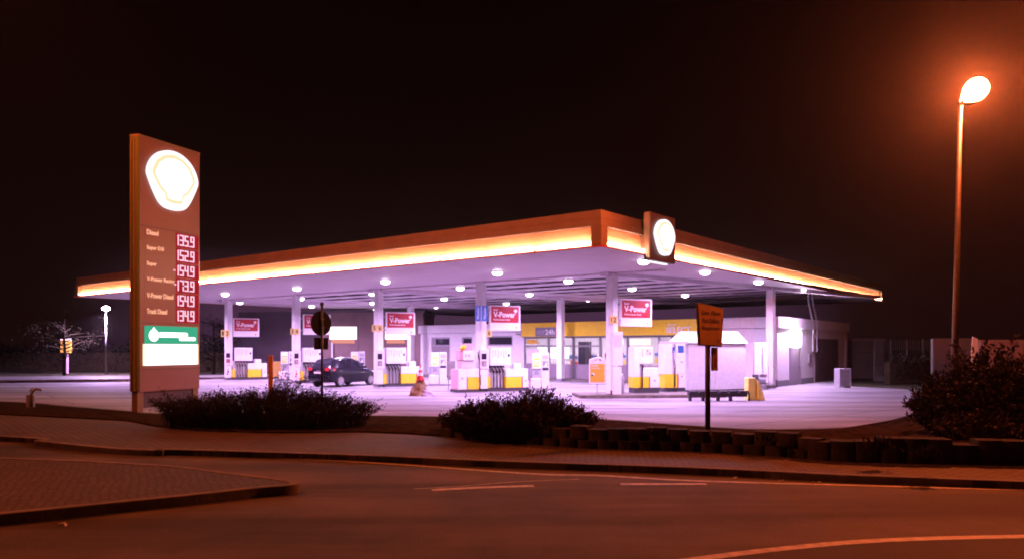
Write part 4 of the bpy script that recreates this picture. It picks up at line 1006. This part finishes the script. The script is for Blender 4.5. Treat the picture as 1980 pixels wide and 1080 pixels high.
MB().tube([(0, 0, 0), (0, 0, .42), (.05, 0, .56), (.14, 0, .63), (.28, 0, .60), (.30, 0, .56)], [.05, .05, .045, .04, .04, .03], 10).build('pipe', 'pylonedge', t, smooth=True)
B('guard_post', 'midgrey', t, (-.13, -.06, -.04, .04, 0, .45), (.06, .10, -.04, .04, 0, .43)); MB().tube([(.02, 0, .50), (-.04, 0, .58), (.06, 0, .66)], .022, 6).build('handle', 'pylonedge', t)
sx, sy = gp(128, 721)
t = thing('info_pillar', 'small orange box sign on a white post at the far left', 'sign', (sx, sy, 0))
B('post', 'pink', t, (-.13, .13, -.08, .08, 0, 1.55)); B('sign_box', 'signyellow', t, (-.36, .36, -.14, .14, 1.552, 2.5), bevel=.02); B('box_top', 'white', t, (-.36, .36, -.14, .14, 2.503, 2.6))

# ------------------------------------------------------------------ car
def car():
    t = thing('hatchback_car', 'dark hatchback parked at the pump behind the round road sign', 'car', (0,0,0), R(62))
    L = 3.75
    # stations: x, z bottom, z shoulder (belt), z roof, half widths bottom / belt / roof
    st = [(0.00,.45,.78,.80,.60,.62,.50),(.06,.30,.90,.93,.70,.72,.58),(.25,.24,.95,1.10,.75,.77,.58),(.52,.22,.95,1.33,.77,.79,.57),(.85,.21,.93,1.40,.78,.80,.57),
          (1.35,.20,.91,1.42,.78,.80,.58),(1.85,.20,.90,1.39,.78,.80,.57),(2.25,.20,.89,1.27,.78,.80,.58),(2.62,.20,.88,1.05,.78,.79,.62),(2.82,.20,.86,.90,.77,.78,.66),
          (3.2,.21,.79,.82,.76,.76,.64),(3.55,.24,.68,.71,.70,.70,.56),(3.72,.32,.56,.60,.58,.58,.46),(3.75,.40,.50,.52,.50,.50,.4)]
    vs = []; fs = []
    for (x, zb, zs, zr, wb, ws, wr) in st:
        zm = zb+(zs-zb)*.5
        half = [(0, zb), (wb*.92, zb), (wb, zb+.06), (wb*1.03, zm), (ws, zs), (ws*.97, zs+.012), (wr+.02, zr-.035 if zr-zs > .1 else zr-.01), (wr-.06, zr), (0, zr+.015)]
        sec = [(-a, z) for a, z in half]+[(a, z) for a, z in half[-2:0:-1]]
        vs += [(x, a, z) for a, z in sec]
    n = len(sec)
    for i in range(len(st)-1):
        for j in range(n): fs.append((i*n+j, i*n+(j+1)%n, (i+1)*n+(j+1)%n, (i+1)*n+j))
    fs += [tuple(range(n)), tuple(range((len(st)-1)*n, len(st)*n))]
    MB().add(vs, fs).build('body', 'carpaint', t, smooth=True)
    for s in (-1, 1):                        # side windows
        def P(x, f):
            for a, b in zip(st, st[1:]):
                if a[0] <= x <= b[0]:
                    q = (x-a[0])/(b[0]-a[0]); zs, zr, ws, wr = [a[k]+(b[k]-a[k])*q for k in (2, 3, 5, 6)]
                    z0, z1, w0, w1 = zs+.02, zr-.05, ws*.97, wr+.02
                    return (x, s*((w0+(w1-w0)*f)+.008), z0+(z1-z0)*f)
        for xs in ([.60, .85, 1.22], [1.30, 1.6, 1.85, 1.98], [2.06, 2.25, 2.5]):
            mb = MB(); k = len(xs); mb.add([P(x, .06) for x in xs]+[P(x, .93) for x in xs], [(i, i+1, k+i+1, k+i) for i in range(k-1)])
            o = mb.build('side_window', 'carglass', t); so = o.modifiers.new('thickness', 'SOLIDIFY'); so.thickness = .012
    def quad(name, pts, m):
        o = MB().add(pts, [(0,1,2,3)]).build(name, m, t); so = o.modifiers.new('thickness', 'SOLIDIFY'); so.thickness = .012; return o
    quad('rear_window', [(.24,-.52,1.125),(.24,.52,1.125),(.49,.50,1.335),(.49,-.50,1.335)], 'carglass')
    quad('windscreen', [(2.76,-.60,.96),(2.76,.60,.96),(2.29,.53,1.27),(2.29,-.53,1.27)], 'carglass')
    for s in (-1, 1):
        MB().add([(.02,s*.60,.80),(.30,s*.80,.80),(.34,s*.80,.93),(.03,s*.66,.96),(.03,s*.42,.95),(.00,s*.42,.81)], [(0,1,2,3),(0,3,4,5)]).build('tail_light', 'tail', t).modifiers.new('thickness', 'SOLIDIFY').thickness = -.02
        MB().add([(3.45,s*.70,.60),(3.68,s*.55,.56),(3.60,s*.55,.66),(3.40,s*.68,.70)], [(0,1,2,3)]).build('headlight', 'clear', t).modifiers.new('thickness', 'SOLIDIFY').thickness = -.02
        MB().tube([(2.42, s*.80, .93), (2.45, s*.92, .97), (2.36, s*.96, .97)], [.03, .07, .05], 8).build('mirror', 'carpaint', t, smooth=True)
        for x in (.70, 3.02):
            w = thing('wheel', None, None, (x, s*.70, .29)); w.parent = t
            for k_ in ('label', 'category'):
                if k_ in w: del w[k_]
            MB().disc_y(0, 0, .29, -.10 if s < 0 else -.08, .08 if s < 0 else .10, 26).build('tyre', 'black', w, bevel=.03)
            yo = -.112 if s < 0 else .101
            rm = MB().disc_y(0, 0, .20, yo, yo+.011, 24); 
            for q in range(7):
                a = 2*math.pi*q/7; rm.disc_y(.12*math.cos(a), .12*math.sin(a), .03, yo-.004 if s < 0 else yo+.011, yo-.0005 if s < 0 else yo+.015, 8)
            rm.build('rim', 'rim', w)
    B('number_plate', 'white', t, (-.022, -.004, -.26, .26, .66, .76)); B('boot_handle', 'rim', t, (-.012, .01, -.12, .12, .80, .83)); B('bumper', 'carpaint', t, (-.05, .06, -.66, .66, .40, .58), bevel=.04)
    MB().tube([(.55, -.50, 1.37), (1.2, -.52, 1.445), (1.9, -.51, 1.41)], .018, 6).build('roof_rail', 'rim', t)
    return t
c_ = car(); wpos = gp(656, 747); c56, s56 = math.cos(R(62)), math.sin(R(62))
c_.location = (wpos[0]-(.70*c56+.70*s56), wpos[1]-(.70*s56-.70*c56), 0)

# ------------------------------------------------------------------ retaining wall
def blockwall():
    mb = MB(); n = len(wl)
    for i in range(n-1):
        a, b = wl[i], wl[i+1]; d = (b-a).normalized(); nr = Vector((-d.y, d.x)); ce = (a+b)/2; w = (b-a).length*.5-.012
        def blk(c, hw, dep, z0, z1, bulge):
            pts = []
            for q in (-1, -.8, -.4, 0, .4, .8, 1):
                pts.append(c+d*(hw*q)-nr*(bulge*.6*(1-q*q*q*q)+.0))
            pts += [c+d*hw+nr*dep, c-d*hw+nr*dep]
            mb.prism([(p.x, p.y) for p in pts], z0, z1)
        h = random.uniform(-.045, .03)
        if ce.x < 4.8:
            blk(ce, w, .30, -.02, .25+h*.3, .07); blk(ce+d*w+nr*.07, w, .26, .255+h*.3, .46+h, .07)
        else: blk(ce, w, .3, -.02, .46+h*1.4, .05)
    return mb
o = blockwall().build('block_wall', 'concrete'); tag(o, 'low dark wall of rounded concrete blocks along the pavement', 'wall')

# ------------------------------------------------------------------ plants
def leaf(vs, fs, p, d, L, w):
    d = d.normalized(); s = d.cross(Vector((random.uniform(-1,1), random.uniform(-1,1), random.uniform(-.3,1))));
    if s.length < 1e-3: return
    s.normalize(); o = len(vs); u = d.cross(s)*(L*.12)
    vs += [tuple(p), tuple(p+d*L*.5+s*w+u), tuple(p+d*L), tuple(p+d*L*.5-s*w+u)]; fs.append((o, o+1, o+2, o+3))
def bush(name, lab, c, rx, ry, h, nst, nleaf, L, w, m, droop=.35, z=.1, spiky=0, dome=.52, spread=.55, base=.9):
    """many stems from the base; leaves along them; uneven outline"""
    t = thing(name, lab, 'bush', (c[0], c[1], z)); vs = []; fs = []; sm = MB()
    for i in range(nst):
        a = random.uniform(0, 2*math.pi); q = math.sqrt(random.random()); bx_, by_ = rx*base*q*math.cos(a), ry*base*q*math.sin(a)
        lean = q*spread+.05
        hh = h*random.uniform(.72, 1.08)*(1-dome*q**2.4)*(1+.12*math.sin(bx_*2.3+1)+.08*math.sin(bx_*5.1))
        if spiky and random.random() < spiky: hh *= random.uniform(1.08, 1.28)
        dx, dy = math.cos(a)*lean*.35+random.uniform(-.12, .12), math.sin(a)*lean*.35+random.uniform(-.12, .12)
        pts = []
        for k in range(6):
            s = k/5; pts.append(Vector((bx_+dx*s*h*1.2+math.cos(a)*droop*s**3*.45, by_+dy*s*h*1.2+math.sin(a)*droop*s**3*.3, hh*(s-droop*.28*s**3))))
        sm.tube(pts, [.010, .008, .007, .005, .004, .002], 3, False)
        for _ in range(nleaf):
            s = random.uniform(.05, 1)**.7; k = min(4, int(s*5)); p = pts[k]+(pts[k+1]-pts[k])*(s*5-k)
            d = (pts[k+1]-pts[k]).normalized()*random.uniform(0, 1)+Vector((random.gauss(0,.6), random.gauss(0,.6), random.gauss(.1,.5)))
            p = p+Vector((random.gauss(0,.03), random.gauss(0,.03), random.gauss(0,.02)))
            if p.z > .0: leaf(vs, fs, p, d, L*random.uniform(.6, 1.3), w*random.uniform(.6, 1.2))
    MB().add(vs, fs).build('foliage', m, t); sm.build('stems', 'bark', t); return t
def clump(px0, px1, pyb, pyt, z):
    a, b = gp(px0, pyb, z), gp(px1, pyb, z); Y = (a[1]+b[1])/2
    return ((a[0]+b[0])/2, Y), (b[0]-a[0])/2, at(0, pyt, Y)[2]-z
c, rx, h = clump(276, 700, 832, 745, .1)
bush('grassy_bush', 'wide low bush with arching thin twigs beside the price pylon', (c[0], c[1]+.9), rx*.96, .95, h*1.02, 900, 30, .085, .010, M['leafdark'], .6, .1, .2, .38, .05, 1.0)
c, rx, h = clump(852, 1164, 846, 766, .25)
bush('leafy_bush', 'rounded small leafed bush above the block wall in the middle', (c[0], c[1]+1.0), rx*.98, .75, h*1.0, 520, 46, .05, .016, M['leafred'], .25, .25, .10)
for (px0, px1, pyb, pyt, dz, lab, m_, ns, nl) in ((1862, 1940, 845, 735, .5, 'dark spiky shrub left of the street lamp post', 'leafdark', 120, 55), (1925, 2010, 850, 730, .3, 'broad dark shrub right of the street lamp post', 'leafdark', 200, 60),
        (1975, 2100, 856, 680, 1.2, 'tall dark shrub at the right edge', 'leafdark', 220, 60), (1840, 1940, 852, 800, -.6, 'low brownish shrub at the foot of the street lamp', 'leafred', 120, 40)):
    c, rx, h = clump(px0, px1, pyb, pyt, .25)
    bush('shrub', lab, (c[0], c[1]+dz+.6), rx, .8, h, ns, nl, .11, .024, M[m_], .3, .22, .25)
def tuft(px, pyb, h, lab):
    c = gp(px, pyb, .38); t = thing('weed_tuft', lab, 'weed', (c[0], c[1], .36)); vs = []; fs = []
    for i in range(70):
        d = Vector((random.gauss(0,.5), random.gauss(0,.5), 1)); leaf(vs, fs, Vector((random.gauss(0,.08), random.gauss(0,.05), 0)), d, h*random.uniform(.5, 1.1), .012)
    MB().add(vs, fs).build('blades', 'leafdark', t)
tuft(1265, 838, .18, 'small weed on the wall left of the notice board post'); tuft(1487, 850, .16, 'small weed on the wall where the forecourt edge is nearest'); tuft(1700, 868, .30, 'weed tuft on the wall left of the dark shrubs'); tuft(1790, 880, .22, 'weed tuft on the wall below the street lamp')
def tree(c, h, cr, lab, m, nl, L, seed, trunk=.12):
    rr = random.Random(seed); t = thing('tree', lab, 'tree', (*c, 0)); tk = MB(); vs = []; fs = []
    tk.tube([(0,0,0), (.05,.02,h*.25), (-.03,.05,h*.5), (.02,0,h*.85)], [trunk, trunk*.8, trunk*.55, trunk*.15], 8)
    for i in range(26):
        z = h*rr.uniform(.22, .8); a = rr.uniform(0, 6.28); ln = cr*rr.uniform(.5, 1.05)*(1-.5*abs(z/h-.5)); up = rr.uniform(.1, .6)
        p = [Vector((0, 0, z)), Vector((math.cos(a)*ln*.5, math.sin(a)*ln*.5, z+ln*up*.4)), Vector((math.cos(a)*ln, math.sin(a)*ln, z+ln*up*.55))]
        tk.tube(p, [trunk*.35, trunk*.2, .01], 5)
        for b in range(nl):
            s = rr.uniform(.25, 1.1); q = p[0].lerp(p[2], s)+Vector((rr.gauss(0,.22), rr.gauss(0,.22), rr.gauss(.02,.2)))
            leaf(vs, fs, q, Vector((rr.gauss(0,1), rr.gauss(0,1), rr.gauss(-.2,.6))), L*rr.uniform(.6, 1.3), L*.32)
    tk.build('trunk', 'bark', t); MB().add(vs, fs).build('crown', m, t); return t
tree((gp(140, 724)[0], gp(140, 724)[1]-1.0), 5.2, 3.0, 'sparse pale tree left of the distant white lamp', M['leafgrey'], 34, .11, 5)
tree((gp(395, 724)[0], 56), 4.6, 2.4, 'dim tree behind the price pylon', M['leafdark'], 80, .12, 9)
def hedge(x0, x1, Y, h, lab, seed):
    rr = random.Random(seed); t = thing('hedge', lab, 'hedge', (x0, Y, 0)); vs = []; fs = []
    for i in range(int((x1-x0)*260)):
        x = rr.uniform(0, x1-x0); hh = h*(1+.14*math.sin(x*1.1+seed)+.09*math.sin(x*2.7)); p = Vector((x, rr.uniform(-.6, .6), hh*rr.random()**.6))
        leaf(vs, fs, p, Vector((rr.gauss(0,1), rr.gauss(0,1), rr.gauss(0,1))), .2*rr.uniform(.6, 1.3), .06)
    MB().add(vs, fs).build('foliage', 'leafdark', t); B('hedge_core', 'soil', t, (0, x1-x0, -.3, .3, 0, h*.7)); return t
hedge(-60, -23.5, 64, 2.2, 'long dark hedge behind the left side of the forecourt', 2)
hedge(20, 40, 41, 1.6, 'low dark hedge in front of the trailers on the right', 4)

for i, (px, pyb) in enumerate(((1420, 925), (1512, 932), (1577, 934), (1760, 938), (1848, 937), (120, 1016), (1660, 892))):
    c = gp(px, pyb); mb = MB(); vs = []; fs = []
    for q in range(3): leaf(vs, fs, Vector((random.gauss(0,.03), random.gauss(0,.02), .012)), Vector((random.gauss(0,1), random.gauss(0,1), .15)), .07, .022)
    o = MB().add(vs, fs).build('litter_scrap', 'paint'); o.location = (c[0], c[1], .008); tag(o, 'tiny pale scrap of litter lying by the kerb', 'litter', 'litter scraps along the kerbs')
